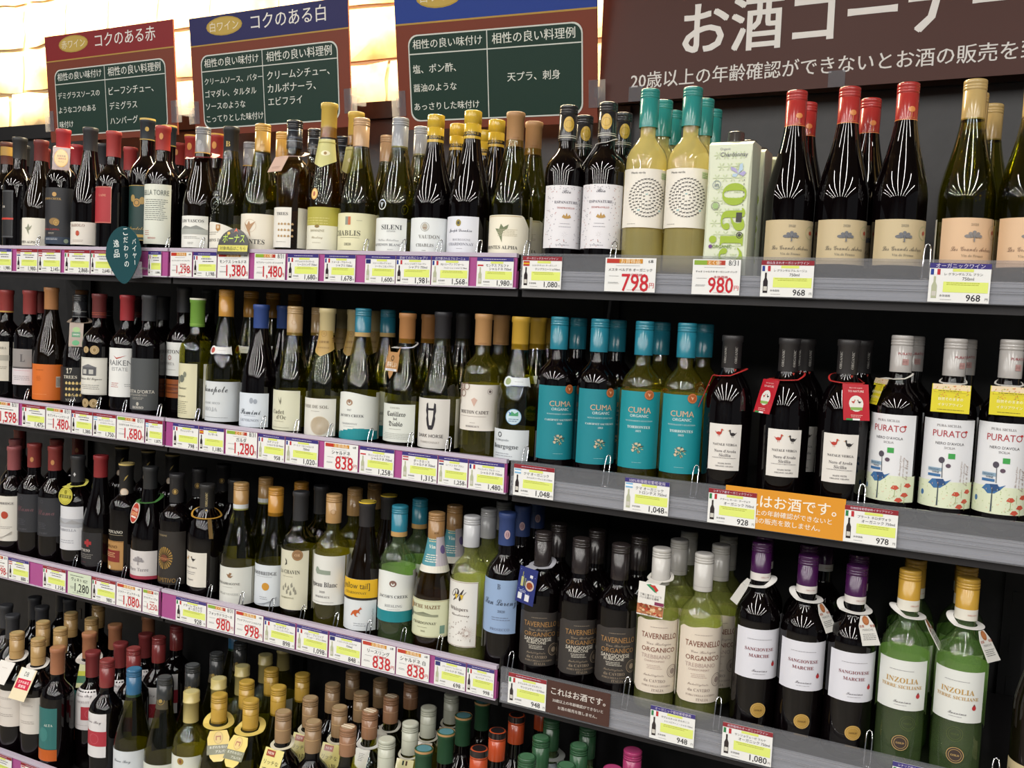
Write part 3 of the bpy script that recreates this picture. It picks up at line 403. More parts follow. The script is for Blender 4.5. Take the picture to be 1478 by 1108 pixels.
p('purato', 'R', ('sc', 'b5b0ac', 54, PUR, 'd5d2ce'), 'dcdde0', BIRD(), ['bird-label bottle beside the duck labels', 'middle bird-label bottle', 'bird-label bottle away from the duck labels'], 'dark bottle with silver cap and white label of blue bird and poppies')
# --- third shelf
p('bridge_red', 'R', ('foil', '9c4a4e', 56), 'd3cfc6', [('t', 'WOODBRIDGE', 4, .84, 58, '5c5658', 's'), ('e', 12, .58, 9, 9, 'a8402c'), ('d', 10, .32, 42, 2, '9a9490', 4), *[('p', 10, .02, [(-34+i*3, 0), (-34+i*3+.8, 0), (20, 14+i), (19, 14+i)], 'a8a29c') for i in range(9)]], 'white label with red wax seal', 'dark bottle with dusty red capsule and white label with red wax seal')
p('dusk', 'R', ('foil', '8c2a28', 56, [('x', [('e', 4, .35, 4, 6, 'b07a4a')], .3)]), '2b2c31', [('t', 'Llama', 10, .62, 44, '6a4a50', 'c', 1.2), ('d', 2, .34, 24, 4, '4a4b52', 4), ('t', 'MALBEC', 6, .08, 24, '55565c', 's'), ('o', 2, .9, 4, .6, '55565c')], ['slate label beside the red wax seal', 'slate label next to the round gold medal'], 'dark bottle with brick red capsule and plain slate-black label')
p('landscape', 'R', ('foil', '27282c', 60, [('x', [('p', 2, .3, [(-3, 0), (0, 5), (3, 0), (0, -5)], 'b8b8b8')], .3)]), 'cfd0d4', [('r', -44, .52, 44, .72, 'a8aab0'), ('p', 4, .6, [(-40, 0), (-18, 8), (0, 2), (16, 10), (40, 0)], '9a9a9c'), ('t', 'UMBRELLA', 6, .46, 46, '8d8f98', 's'), ('d', 6, .22, 44, 2, '9a9ca4', 5)], 'grey hills label', 'dark bottle with charcoal capsule and pale label of grey hills')
p('cross', 'R', ('foil', '9c2428', 58), '201f22', [('t', 'VENETO', 2, .46, 34, 'c9c4bc', 's'), ('r', 4, .64, 22, .74, '9c2c30'), ('r', 10, .58, 16, .80, '9c2c30'), ('d', 6, .34, 40, 3, '8a8680', 4), ('d', 0, .1, 20, 1, '7a3034')], 'black label with red cross', 'sloping black bottle with red capsule and black label with red cross')
p('novano', 'R', ('foil', '1e1c1e', 72, [(0, 4, 'b5a060'), ('x', [('e', 4, .12, 9, 9, 'b8a088'), ('e', 4, .12, 7, 7, 'cdbfae'), ('p', 6, .55, [(-3, -6), (2, 0), (6, 8), (0, 3)], 'a08a48')], .3)], 'b5a060'), 'a87f4c', [*frame(41, '6e4c22', .8, 1, 65), ('r', -30, .28, 32, .68, '7c2a24'), ('t', 'NOVANO', 6, .8, 40, '5c3c1c', 's'), ('d', 6, .58, 34, 3, 'c9a878', 4), ('e', 6, .08, 4, 4, 'd5cfc0')], 'gold label with maroon panel', 'dark bottle with gold-rimmed black capsule and gold label with maroon panel', over=('NOVANO', .42))
p('terre', 'R', ('foil', '26272a', 60), 'cdc8c6', [*tree(8, .66, 1.5, '8f8b8e'), ('t', 'Pure Terre', 6, .34, 50, '8a8688', 's'), ('r', -49, 0, 49, .12, 'a0384a'), ('d', -12, .5, 14, 1, 'a09c9e')], 'pale tree label with red foot', 'dark sloping bottle with white tree label and red lower strip')
p('sun', 'R', ('foil', '232226', 62, [('x', [('o', 4, .4, 6, .8, 'a8894a'), ('e', 4, .4, 3, 4, 'a8894a')], .3)]), '2b2724', [*[('p', 4, .5, [(7*math.cos(a), 7*math.sin(a)), (18*math.cos(a-.09), 24*math.sin(a-.09)), (18*math.cos(a+.09), 24*math.sin(a+.09))], '9a7a3c') for a in [i*6.2832/22 for i in range(22)]], ('e', 4, .5, 8, 8, '6a3a26'), ('t', 'PRIMITIVO', 4, .08, 50, '8a6c3a', 'b', 1.3), ('t', 'PASSIONE', -4, .92, 26, '9a8a6a', 's'), ('d', 4, .5, 30, 2, 'c58a5c', 3)], 'black label with gold sun', 'dark bottle with black label showing a rayed gold sun')
p('natale_s', 'R', ('foil', '2a2828', 62, [('x', [('tv', 'ORGANIC', 5, .5, 30, 'b8a878', 's'), ('p', 5, .1, [(-2, 3), (0, -2), (2, 3)], 'c9a850')], .35)]), 'd8d3c8', [*duck(-4, .80, .8, 'b58a4c', 1), *duck(14, .79, .9, '2a2628', -1), ('t', 'NATALE VERGA', 6, .56, 34, '5a5658', 's'), ('d', 6, .42, 30, 2, '8a8688', 4), ('t', 'Organic', 6, .2, 18, '7a7678', 's')], 'gold-ringed duck label', 'broad dark bottle with gold neck ring and white label of one dark duck')
p('dragon', 'G', ('sc', 'b98a4c', 56, [(44, 56, 'c9ced2')], 'caa264'), 'd3d4cc', [('t', 'FOSSADRAGONE', 2, .56, 56, '55524e', 's'), ('t', 'DELLE VENEZIE', 4, .28, 48, 'a2a4a0', 's'), ('p', 8, .78, [(-7, 3), (-3, -4), (3, -5), (8, 0), (2, -1), (5, 5), (0, 6), (-2, 2)], '8a6a4c'), ('d', 4, .46, 30, 1, '9a9a94')], 'tan cap with white neck band', 'olive bottle with tan screw cap, white neck band and white label')
p('woodbridge', 'G', ('sc', 'cd8a26', 58, [], 'd89a38'), 'cdd3d8', [('t', 'WOODBRIDGE', 2, .80, 60, '4c4c50', 's', 1.2), ('e', 10, .48, 8, 8, 'c08a30'), ('d', 6, .72, 46, 1, '8a8c90'), ('d', 6, .22, 20, 2, '9a9ca0', 4), *[('p', 4, .02, [(-30+i*4, 0), (-29+i*4, 0), (30, 6+i*1.6), (29, 6+i*1.6)], '8f959c') for i in range(9)]], 'white label with amber wax seal', 'olive bottle with amber cap and white label with amber wax seal')
p('chavin', 'G', ('foil', '2c2d30', 58), 'cfccb6', [('t', 'LA CHAVIN', 2, .64, 48, '4a4840', 's', 1.2), ('e', 20, .93, 11, 11, '8c6a48'), ('o', 20, .93, 9.5, .7, 'b08c62'), ('t', 'OR', 20, .93, 11, 'c9a884', 's'), ('d', 2, .56, 30, 1, '8a8872'), *[('p', 4, .36, [(a, b), (a+3, b+5), (a+5, b-4), (a+1, b-6)], '8a887a') for a, b in ((-16, 0), (-10, 6), (-3, 2), (4, 8), (9, 0), (-6, -6), (2, -8), (12, -6))], ('t', 'CHARDONNAY', 0, .20, 32, '7a785e', 's'), ('p', -4, .80, [(-3, 8), (0, 0), (-3, -7), (3, -4), (2, 4)], '4a4840')], 'cream label with round copper medal', 'green bottle with black capsule and cream label bearing a copper medal')
p('agneau', 'C2', ('sc', 'b98c50', 56, [('x', [('o', 4, .4, 5, .6, '8c6430')], .3)], 'caa062'), 'd8d8d2', [('t', 'Agneau Blanc', 2, .40, 64, '4a4648', 's', 1.3), ('p', 6, .68, [(-20, 0), (-17, 8), (-13, 8), (-9, 3), (14, 2), (14, -6), (-16, -6)], '8a9688'), ('t', '2020', 4, .26, 12, '7a7678', 's'), ('t', 'BORDEAUX', 4, .16, 32, '7a7678', 's'), ('d', 4, .05, 60, 1, '8a8688')], 'resting lamb label', 'clear brownish wine bottle with tan cap and white label of a resting lamb')
p('yellowt', 'W', ('foil', '29272b', 62, [(0, 2.5, 'd9b830')], 'e0c038'), 'd3d8da', [('r', -50, .64, 50, 1, 'd3a818'), ('r', -50, .60, 50, .645, '2a231c'), ('t', '[yellow tail]', 2, .86, 62, '3c3424', 'n', 1.2), ('t', 'CHARDONNAY', 4, .74, 46, '6a5a20', 's'), *roo(8, .37, 1.25, 'bf5a28'), ('d', 16, .14, 26, 2, '9a9ea2', 4), ('tv', 'Australia', 40, .3, 26, '8a8e92', 'c')], 'yellow band with orange kangaroo', 'brown sloping bottle with yellow-topped black cap, yellow band and orange kangaroo')
p('creek_green', 'L', ('sc', '1f86a2', 58, [(49, 58, 'b8935c')], '2a98b4'), 'dde0dc', [('r', -60, 0, 60, .22, '177f88'), ('t', "JACOB'S CREEK", 12, .50, 60, '4a4c50', 's'), ('t', 'RIESLING', 14, .32, 34, '8d9092', 's'), ('d', 14, .25, 28, 1, '9a9c9e'), ('e', 12, .76, 7, 6, '7a5a50'), ('e', 12, .75, 3.5, 3, 'dde0dc'), ('e', 12, .78, 2, 3.4, '7a5a50')], 'pale green bottle with leaf crest', 'pale green bottle with teal cap and white label ending in a teal band', wavetop=1, back=1)
p('mazet', 'B', ('sc', 'a87a44', 56, [('x', [('t', 'RM', 4, .35, 8, '6e4a20', 's')], .3)], 'bb9058'), 'cdd0b0', [('t', 'ROCHE MAZET', 2, .82, 62, '7c5c3c', 's', 1.2), ('t', 'CHARDONNAY', 2, .38, 50, '55543f', 's'), ('r', -26, .56, 30, .62, '8c9078'), ('p', 2, .62, [(-16, 0), (0, 4), (16, 0)], '7a7e68'), *frame(55, '9c8450', .6, 1.2, 70), ('d', 2, .26, 26, 1, '7a785e'), ('r', 34, .1, 44, .32, '6a8a7c'), ('t', '2020', 2, .16, 9, '7a785e', 's'), ('e', -34, .8, 8, 8, 'b8925a'), ('e', -34, .58, 8, 8, '4c544c')], 'cream farmhouse label', 'amber sloping bottle with tan cap, picture neck label and cream farmhouse label', neck=(.60, .075, 1.35, '4c8c98', [('r', -34, 0, 34, .16, 'd8d4c8'), ('r', 8, .16, 34, .9, 'b8b0b8'), ('t', 'Vin', 0, .62, 14, 'e8e4d4', 's'), ('d', 0, .8, 20, 2, 'e0c890', 4), ('d', 0, .42, 22, 4, 'e8e4d4', 4), ('e', 22, .55, 6, 8, '6a5a8c'), ('r', -34, .9, 34, 1, 'c89a4c')]))
p('wine_w', 'D', ('sc', 'bfc0c4', 56, [], 'dadade'), 'dcdad4', [*frame(41, '8c6a50', .7, 1.2, 120), ('t', 'W', 4, .79, 30, '3a3234', 'c', 1.2), ('p', 4, .79, [(-8, 1), (-1, 1), (-4.5, -9)], 'c9a830'), ('p', 4, .79, [(3, 1), (10, 1), (6.5, -9)], 'c9a830'), ('t', 'Whispers', 4, .57, 38, '6a605c', 's'), ('t', 'Chardonnay', 8, .48, 36, '6a605c', 'c'), *burst(22, .22, 16, 22, '9c6a52'), *[('e', random.uniform(-20, 30), random.uniform(.08, .42), .8, .8, '6a5048') for _ in range(34)]], 'swirling initial label', 'clear green-yellow bottle with white cap and label with fireworks and a big initial')
p('lorenzo', 'R', ('foil', '2c4484', 58, [('x', [('e', 3, .35, 5, 8, 'b59aa0'), ('e', 3, .35, 3, 5, '8c6a74')], .3)]), '8ea6c8', [('t', 'San Lorenzo', 10, .56, 70, '3c4658', 'c', 1.3), ('t', 'B', 6, .88, 6, '4a5468', 's', 1.4), ('t', '2020', 12, .42, 13, '4a5468', 's'), ('d', 12, .30, 40, 2, '6a7690', 4), ('t', 'PROSECCO', 10, .08, 36, '6a7690', 's')], 'sky-blue script label', 'dark bottle with royal blue capsule and sky-blue label')
TAV = lambda a, b, c, d: [('t', 'TAVERNELLO', 0, .78, 62, a, 'B', 1.25), ('t', 'Vino Biologico', 0, .67, 42, b, 'c'), ('t', 'ORGANICO', 0, .595, 58, a, 'B'), ('t', d[0], -4, .50, 50, c, 'b'), ('t', d[1], -6, .44, 34, c, 'b'), ('d', -6, .38, 28, 3, c, 2.6), ('t', 'Imbottigliato', -6, .24, 34, b, 'c'), ('t', 'da CAVIRO', -4, .17, 36, b, 's'), ('t', 'FORLI DELLA LUCERNA', 0, .10, 50, b, 's'), ('t', 'ITALIA', 2, .045, 20, b, 's'), ('o', 27, .30, 11, 1.1, b), ('o', 27, .30, 8, .5, b), ('e', 27, .30, 5, 5, b), ('d', 0, .90, 36, 1, b)]
p('taver_dark', 'R', ('sc', '2a2322', 60, [], '3a3230'), '35312f', TAV('9c7648', '948470', 'd0cabc', ('SANGIOVESE', 'RUBICONE')), ['black scalloped label behind the blue leaflet', 'middle black scalloped label', 'black scalloped label beside the cream ones'], 'dark bottle with black ribbed cap and black scalloped label lettered in bronze', w=1.3, scallop=1)
p('taver_cream', 'D', ('sc', 'c8c4be', 60, [(52, 53, 'a8a4a0')], 'dcd8d2'), 'd9cdbd', TAV('7c4c3c', '94847c', 'b09a90', ('TREBBIANO', 'CHARDONNAY')), ['cream scalloped label under the picture card', 'cream scalloped label beside the violet caps'], 'pale green-yellow bottle with white cap and cream scalloped label lettered in brown', w=1.3, scallop=1, back=1)
SAN = lambda a, b, col: [('d', 0, .80, 40, 1, '8a868c'), ('t', a, 0, .60, 46, col, 's'), ('t', b, 0, .47, 32 if len(b) < 8 else 60, col, 's'), ('t', 'Inanima', 2, .17, 24, '6a666c', 'c'), ('e', 24, .30, 3, 3.4, 'b02c30'), ('p', 24, .30, [(-2, 3), (0, 6), (2, 3)], '6a3030'), ('d', 2, .10, 22, 1, '9a969c')]
p('sangio', 'R', ('sc', '47124e', 60, [(48, 60, 'd5d0cc'), ('x', [('t', 'ORGANIC', 8, .1, 14, 'b58a84', 's')], .2)], '5a2464'), 'd6d6de', SAN('SANGIOVESE', 'MARCHE', '7a3038'), ['violet-capped bottle beside the cream labels', 'middle violet-capped bottle', 'violet-capped bottle with gold medallion tag'], 'dark bottle with violet cap, white collar and square white label', lowseal='a8843c', rot=-.05)
p('inzolia', 'L', ('sc', 'cf9c28', 60, [(44, 60, 'd8d4c8'), ('x', [('t', 'ORGANIC', 8, .14, 14, 'c58a7c', 's')], .2)], 'dca838'), 'd8dad6', SAN('INZOLIA', 'TERRE SICILIANE', 'b5904c'), ['amber-capped green bottle beside the violet caps', 'amber-capped green bottle away from the violet caps'], 'light green bottle with amber cap, white collar and white label in gold letters', lowseal='3c302c', back=1, bandall=1)
p('corner_red', 'W', ('foil', '4a2420', 56), 'c9b890', [('d', -26, .5, 26, 3, '5c4c3c', 4)], 'brown bottle at the shelf end', 'brown bottle half seen at the shelf end beyond the last wire divider')
# --- bottom shelf
p('gold_db', 'R', ('sc', 'bc9454', 58, [(40, 41, '8c6c3c')], 'dcbc78'), 'd3ccc4', [('d', 8, .80, 34, 2, '9c948e', 3), ('d', 8, .52, 40, 1, '9a928c'), ('d', 8, .34, 40, 2, '9a928c', 4)], ['gold-capped bottle at the row\'s end with blank tag', 'gold-capped bottle with red and cream tag'], 'dark bottle with gold screw cap and cream label')
p('teal_orange', 'R', ('foil', 'b5714a', 58, [], 'c98a58'), '2f6a68', [('r', -41, 0, 41, .22, 'b8581c'), ('r', -41, .215, 41, .225, '203a38'), ('t', 'ALTA', 22, .68, 20, 'c5cec4', 's'), ('e', 10, .5, 12, 16, '3c7a76')], 'teal and orange label', 'dark bottle with copper capsule and teal label ending in orange')
p('red_square_w', 'R', ('foil', '8c2e30', 56), 'd6d2d2', [('t', 'Luna Bay', 10, .86, 40, '7c7478', 'c'), ('t', 'MERLOT', 10, .72, 30, '9a9296', 's'), ('r', 6, .26, 41, .60, 'a8323e'), ('o', 26, .42, 10, .8, 'c0606a'), ('d', 8, .12, 44, 1, '9a9296')], 'white label with red square', 'dark bottle with maroon capsule and white label bearing a red square')
p('red_band', 'R', ('sc', '90302f', 58, [], 'a84846'), 'd6d3d3', [('r', -41, .26, 41, .60, 'a8323e'), ('o', 14, .43, 11, .8, 'c0606a'), ('t', 'Luna Bay', 10, .80, 40, '7c7478', 'c')], 'white label with red band', 'dark bottle with brick red cap and white label crossed by a red band')
p('blue_cap', 'G', ('sc', '2f6e9c', 58, [], '4c90bc'), 'cdd2d6', [('t', 'Luna Bay', 8, .70, 40, '6c747c', 'c'), ('t', 'SEMILLON', 10, .44, 36, '8c949c', 's')], 'steel-blue capped sloping bottle', 'olive sloping bottle with steel-blue screw cap and low white label')
p('olive_grey', 'G', ('sc', '36383a', 46, [], '5c5e60'), 'cdcfc4', [('d', 6, .6, 30, 3, '8c8478', 4)], 'grey-capped yellow-green bottle', 'yellow-green sloping bottle with dark grey cap and gold neck seal', neck=(.77, .035, 1.1, '4a4230', [('o', 2, .5, 8, 1, '9c8448'), ('e', 2, .5, 4, 4, '9c8448')]))
p('cream_tall', 'C2', ('tall', 'd0bc6c', 62, [], 'e0d28c'), 'd6d8cc', [('e', 8, .88, 7, 7, '9c8038'), ('e', 8, .88, 3, 4, '7c4c30'), ('t', 'Vino Blanco', 6, .5, 40, '7c7a68', 'c')], 'cream-capped clear bottle', 'clear straw-coloured bottle with tall cream cap and gold seal on its label')
p('yellow_alpaca', 'G', ('sc', 'c89c30', 56, [(26, 27, 'a07c1c')], 'dcb040'), 'd6d0b0', [('d', 6, .6, 30, 3, '8c8478', 4)], ['yellow-capped bottle with folded ribbon tag', 'yellow-capped bottle with flat ribbon tag'], 'olive bottle with yellow screw cap and yellow ribbon tag')
p('rich_tan', 'R', ('sc', 'a07c54', 58, [(32, 33, 'c8a878')], 'c4a474'), 'd6d0c4', [('d', 6, .6, 30, 3, '8c8478', 4)], ['tan-capped bottle beside the yellow caps', 'tan-capped bottle nearer the striped caps'], 'dark bottle with tan-rose screw cap')
p('tan_stripe', 'G', ('sc', 'a0704e', 52, [(28, 29, 'c8a080')], 'ccaa84'), 'd6d0c4', [('d', 6, .6, 30, 3, '8c8478', 4)], 'copper cap with striped top', 'green bottle with copper screw cap and pale stripe on top', topstripe=1)
p('white_cap', 'C2', ('sc', 'c6c8b4', 58, [(30, 31, 'a8aa98')], 'e0e0c8'), 'd6d4cc', [('d', 6, .6, 30, 3, '8c8478', 4)], 'ivory-capped bottle', 'pale bottle with ivory screw cap')
p('green_rim', 'R', ('foil', '2a5a38', 56, [(0, 4, 'b58c5c')], '5c98a0'), 'd6d4cc', [('d', 6, .6, 30, 3, '8c8478', 4)], 'green capsule with copper rim', 'dark bottle with green capsule, copper rim and blue-grey top')
p('orange_cap', 'R', ('sc', 'd0481c', 52, [(0, 11, '241c1c')], '2a2224'), 'd6d4cc', [('d', 6, .6, 30, 3, '8c8478', 4)], 'orange cap with black top', 'dark bottle with vivid orange cap and black top')
p('green_cap_r', 'L', ('sc', '2c5c38', 56, [], '4c8058'), 'd6d4cc', [('d', 6, .6, 30, 3, '8c8478', 4)], ['dull green cap beside the orange caps', 'dull green cap beside the magenta cap'], 'green glass bottle with dull green screw cap', neckband='aab4bc')
p('magenta_cap', 'W', ('sc', 'b8306c', 52, [], 'c8407c'), 'd0c08c', [('d', 6, .6, 30, 3, '8c8478', 4)], 'magenta-capped bottle', 'brown bottle with magenta screw cap')
COLS = [
(1, 'amber_crest', 'bd', -2.2215, 0.14, 0.2948, None, []),
(1, 'black_red_stripe', 'bd', -2.0523, 0.05, 0.2831, (-0.58, 1.15, 0.0472, 0.1574), [('black_red_stripe', -2.1499, 0.13)]),
(1, 'alpha_small', 'bg', -1.9781, 0.05, 0.274, (0.0, 1.24, 0.0303, 0.093), [('alpha_small', -2.0757, 0.13)]),
(1, 'dark_barrel', 'bd', -1.9039, 0.05, 0.2955, (0.0, 1.57, 0.0344, 0.1609), [('dark_barrel', -2.0554, 0.21)]),
(1, 'barolo', 'bg', -1.8157, 0.05, 0.2954, (0.0, 1.52, 0.0335, 0.0835), [('barolo', -1.9624, 0.21)]),
(1, 'red_square', 'bd', -1.7382, 0.0467, 0.2835, (-0.37, 1.15, 0.0808, 0.1599), [('red_square', -1.8698, 0.21)]),
(1, 'green_gold', 'bd', -1.6767, 0.0833, 0.3153, (-0.14, 1.15, 0.047, 0.1671), [('green_gold', -1.6855, 0.1543)]),
(1, 'bella_torre', 'bd', -1.5938, 0.05, 0.2894, (0.0, 1.37, 0.0373, 0.163), [('bella_torre', -1.7204, 0.2169)]),
(1, 'vascos', 'bg', -1.4802, 0.05, 0.2814, (0.0, 1.16, 0.0309, 0.0959), [('redgold', -1.5907, 0.13), ('redgold', -1.518, 0.13)]),
(1, 'b_crest', 'bg', -1.4034, 0.05, 0.2789, (0.0, 1.52, 0.0305, 0.0832), [('vascos', -1.4953, 0.21)]),
(1, 'montes', 'bg', -1.3204, 0.05, 0.2808, (0.0, 1.5, 0.0287, 0.0994), [('montes', -1.3348, 0.13)]),
(1, 'trees_navy', 'bd2', -1.24, 0.05, 0.2839, (-0.5, 1.15, 0.0337, 0.1116), [('trees_navy', -1.2521, 0.13), ('trees_navy', -1.2438, 0.21)]),
(1, 'flute_gold', 'fl', -1.157, 0.05, 0.313, (0.0, 1.34, 0.0308, 0.0767), [('flute_gold', -1.1516, 0.13)]),
(1, 'chablis_tan', 'bg', -1.0802, 0.05, 0.281, (0.0, 1.62, 0.0302, 0.0996), [('chablis_tan', -1.128, 0.21)]),
(1, 'sileni', 'bg', -0.9926, 0.05, 0.2773, (-0.06, 1.15, 0.0287, 0.0904), [('sileni', -0.9954, 0.13)]),
(1, 'vaudon', 'bg', -0.9158, 0.05, 0.2789, (0.0, 1.54, 0.0272, 0.0902), [('vaudon', -0.9154, 0.13)]),
(1, 'drouhin', 'bg', -0.839, 0.05, 0.2823, (-0.14, 1.15, 0.0282, 0.0924), [('drouhin', -0.8324, 0.13), ('drouhin', -0.9024, 0.21)]),
(1, 'alpha_big', 'bg', -0.7538, 0.05, 0.2755, (0.0, 1.46, 0.0282, 0.0945), [('alpha_big', -0.7556, 0.13)]),
(1, 'espanature', 'bd', -0.6536, 0.05, 0.2814, (0.5, 1.23, 0.0391, 0.1438), [('espanature', -0.6568, 0.13)]),
(1, 'espanature', 'bd', -0.5819, 0.05, 0.2826, (0.04, 1.04, 0.0398, 0.1449), [('espanature', -0.5836, 0.13)]),
(1, 'cat_ring', 'bd', -0.5103, 0.05, 0.3002, (0.43, 1.36, 0.0739, 0.1679), [('cat_ring', -0.512, 0.13), ('cat_ring', -0.5181, 0.21)]),
(1, 'cat_ring', 'bd', -0.4387, 0.05, 0.2986, (0.14, 1.27, 0.073, 0.1662), [('cat_ring', -0.4404, 0.13), ('cat_ring', -0.4465, 0.21)]),
(1, 'arbres_red', 'bg', -0.2757, 0.05, 0.2833, (0.28, 1.17, 0.014, 0.0854), [('arbres_red', -0.273, 0.13)]),
(1, 'arbres_red', 'bg', -0.1989, 0.05, 0.2842, (0.34, 1.29, 0.0155, 0.0883), [('arbres_red', -0.177, 0.13)]),
(1, 'arbres_red', 'bg', -0.118, 0.05, 0.2852, (0.27, 1.3, 0.0171, 0.0881), []),
(1, 'arbres_white', 'bg', -0.0301, 0.05, 0.284, (0.33, 1.18, 0.0189, 0.0878), [('arbres_white', -0.0276, 0.13), ('arbres_white', -0.0063, 0.21)]),
(1, 'arbres_white', 'bg', 0.0467, 0.05, 0.2841, (0.04, 1.04, 0.0203, 0.0895), [('arbres_white', 0.0492, 0.13)]),
(2, 'beige_land', 'bd', -2.0927, 0.05, 0.279, (-0.04, 1.15, 0.0632, 0.1566), []),
(2, 'grey_square', 'bd', -2.0093, 0.05, 0.2806, (-0.08, 1.15, 0.0596, 0.1434), [('grey_square', -2.1771, 0.21)]),
(2, 'orange_label', 'bg', -1.9351, 0.0494, 0.2894, (0.0, 1.63, 0.0305, 0.1128), [('orange_label', -2.1268, 0.2898)]),
(2, 'seventeen', 'bg', -1.8601, 0.0656, 0.2763, (0.0, 1.34, 0.031, 0.1104), [('seventeen', -2.0516, 0.3052)]),
(2, 'medal_chateau', 'bd', -1.7775, 0.05, 0.28, (0.0, 1.41, 0.0547, 0.1376), [('medal_chateau', -1.9258, 0.29)]),
(2, 'aiken', 'bd', -1.6897, 0.05, 0.28, (0.0, 1.29, 0.057, 0.1639), []),
(2, 'dorta', 'bd', -1.6183, 0.0451, 0.2821, (0.0, 1.48, 0.0344, 0.1458), [('dorta', -1.7506, 0.21)]),
(2, 'norton', 'bd', -1.5723, 0.0999, 0.3038, (-0.26, 1.15, 0.1094, 0.1823), [('norton', -1.6504, 0.255)]),
(2, 'green_cap', 'bd', -1.4828, 0.05, 0.2801, (-0.32, 1.15, 0.0287, 0.1431), []),
(2, 'nopole', 'bg', -1.4037, 0.05, 0.3013, (0.0, 1.79, 0.0295, 0.1116), [('nopole', -1.4095, 0.13), ('nopole', -1.4168, 0.21), ('nopole', -1.4218, 0.29)]),
(2, 'amini', 'bg', -1.3106, 0.05, 0.2735, (0.0, 1.25, 0.0269, 0.0951), [('amini', -1.3178, 0.13)]),
(2, 'cadet', 'bg', -1.2242, 0.05, 0.2732, (-0.07, 1.15, 0.0281, 0.1071), [('cadet', -1.2271, 0.13)]),
(2, 'spiral', 'bg', -1.1443, 0.05, 0.2722, (0.0, 1.26, 0.0255, 0.0977), [('spiral', -1.1365, 0.13), ('spiral', -1.1425, 0.21), ('spiral', -1.2832, 0.29)]),
(2, 'creek_white', 'bg', -1.0599, 0.05, 0.2755, (0.0, 1.71, 0.0266, 0.1167), [('creek_white', -1.0563, 0.13), ('creek_white', -1.0601, 0.21)]),
(2, 'casillero', 'bg', -0.9594, 0.05, 0.2704, (-0.02, 1.15, 0.0318, 0.1021), [('casillero', -0.9603, 0.13)]),
(2, 'horse', 'bg', -0.8826, 0.05, 0.276, (-0.1, 1.15, 0.0281, 0.1184), [('horse', -0.8835, 0.13)]),
(2, 'mouton', 'bd', -0.7981, 0.05, 0.2758, (0.0, 1.98, 0.0684, 0.1503), [('mouton', -0.8026, 0.13)]),
(2, 'bourgogne', 'bg', -0.7239, 0.05, 0.2741, (-0.05, 1.15, 0.0241, 0.0771), [('bourgogne', -0.7267, 0.13), ('bourgogne', -0.7342, 0.21)]),
(2, 'cuma_red', 'bd', -0.6497, 0.05, 0.2772, (0.64, 1.26, 0.0336, 0.1597), [('cuma_red', -0.6472, 0.13)]),
(2, 'cuma_red', 'bd', -0.5753, 0.05, 0.2769, (0.64, 1.23, 0.0338, 0.1596), [('cuma_red', -0.572, 0.13)]),
(2, 'cuma_white', 'bd', -0.4962, 0.05, 0.2765, (0.28, 1.06, 0.035, 0.1617), [('cuma_white', -0.4921, 0.13)]),
(2, 'cuma_white', 'bd', -0.4242, 0.05, 0.2768, (0.26, 1.07, 0.0331, 0.1606), [('cuma_white', -0.4167, 0.13)]),
(2, 'natale', 'sq', -0.3498, 0.05, 0.2605, (0.15, 0.7, 0.0492, 0.1219), []),
(2, 'natale', 'sq', -0.2613, 0.05, 0.2608, (0.28, 0.83, 0.0481, 0.1231), [('natale', -0.2499, 0.13)]),
(2, 'natale', 'sq', -0.1743, 0.05, 0.2633, (0.01, 0.82, 0.0472, 0.1234), [('natale', -0.1629, 0.13)]),
(2, 'purato', 'bd', -0.0998, 0.05, 0.2735, (-0.26, 1.17, 0.0313, 0.1583), [('purato', -0.0885, 0.13)]),
(2, 'purato', 'bd', -0.0282, 0.05, 0.2726, (0.18, 1.33, 0.0381, 0.165), [('purato', -0.0162, 0.13)]),
(2, 'purato', 'bd', 0.0434, 0.05, 0.2749, (0.05, 1.16, 0.0375, 0.1644), []),
(3, 'bridge_red', 'bd', -2.0585, 0.05, 0.2716, (0.0, 1.15, 0.0481, 0.1562), [('bridge_red', -2.1625, 0.13)]),
(3, 'dusk', 'bd', -1.9869, 0.05, 0.286, (0.0, 1.26, 0.0798, 0.1698), [('dusk', -2.2552, 0.21)]),
(3, 'dusk', 'bd', -1.9153, 0.05, 0.2868, (0.0, 1.17, 0.0765, 0.1718), [('dusk', -2.0119, 0.13)]),
(3, 'landscape', 'bd', -1.8379, 0.05, 0.2733, (0.0, 1.24, 0.06, 0.1601), [('dusk', -2.0331, 0.21)]),
(3, 'cross', 'bg', -1.7635, 0.05, 0.282, (-0.19, 1.15, 0.0356, 0.111), []),
(3, 'novano', 'bd2', -1.6824, 0.05, 0.273, (-0.4, 1.15, 0.0383, 0.1034), [('novano', -1.8776, 0.21), ('novano', -1.7883, 0.21), ('novano', -1.7087, 0.21)]),
(3, 'terre', 'bg', -1.6087, 0.05, 0.2735, (0.0, 1.29, 0.0312, 0.0935), []),
(3, 'sun', 'bd2', -1.5298, 0.05, 0.2674, (0.0, 1.42, 0.032, 0.1469), [('sun', -1.5441, 0.13), ('sun', -1.5473, 0.21)]),
(3, 'natale_s', 'sq', -1.4427, 0.05, 0.2552, (-0.33, 1.15, 0.0416, 0.115), [('natale_s', -1.4384, 0.13)]),
(3, 'dragon', 'bg', -1.3497, 0.05, 0.2695, (0.0, 1.49, 0.0216, 0.099), [('dragon', -1.3533, 0.13)]),
(3, 'woodbridge', 'bg', -1.2703, 0.065, 0.267, (0.0, 1.18, 0.0285, 0.1129), [('woodbridge', -1.2722, 0.1491)]),
(3, 'chavin', 'bd', -1.1942, 0.05, 0.2707, (0.0, 1.23, 0.0379, 0.157), [('chavin', -1.2018, 0.1259)]),
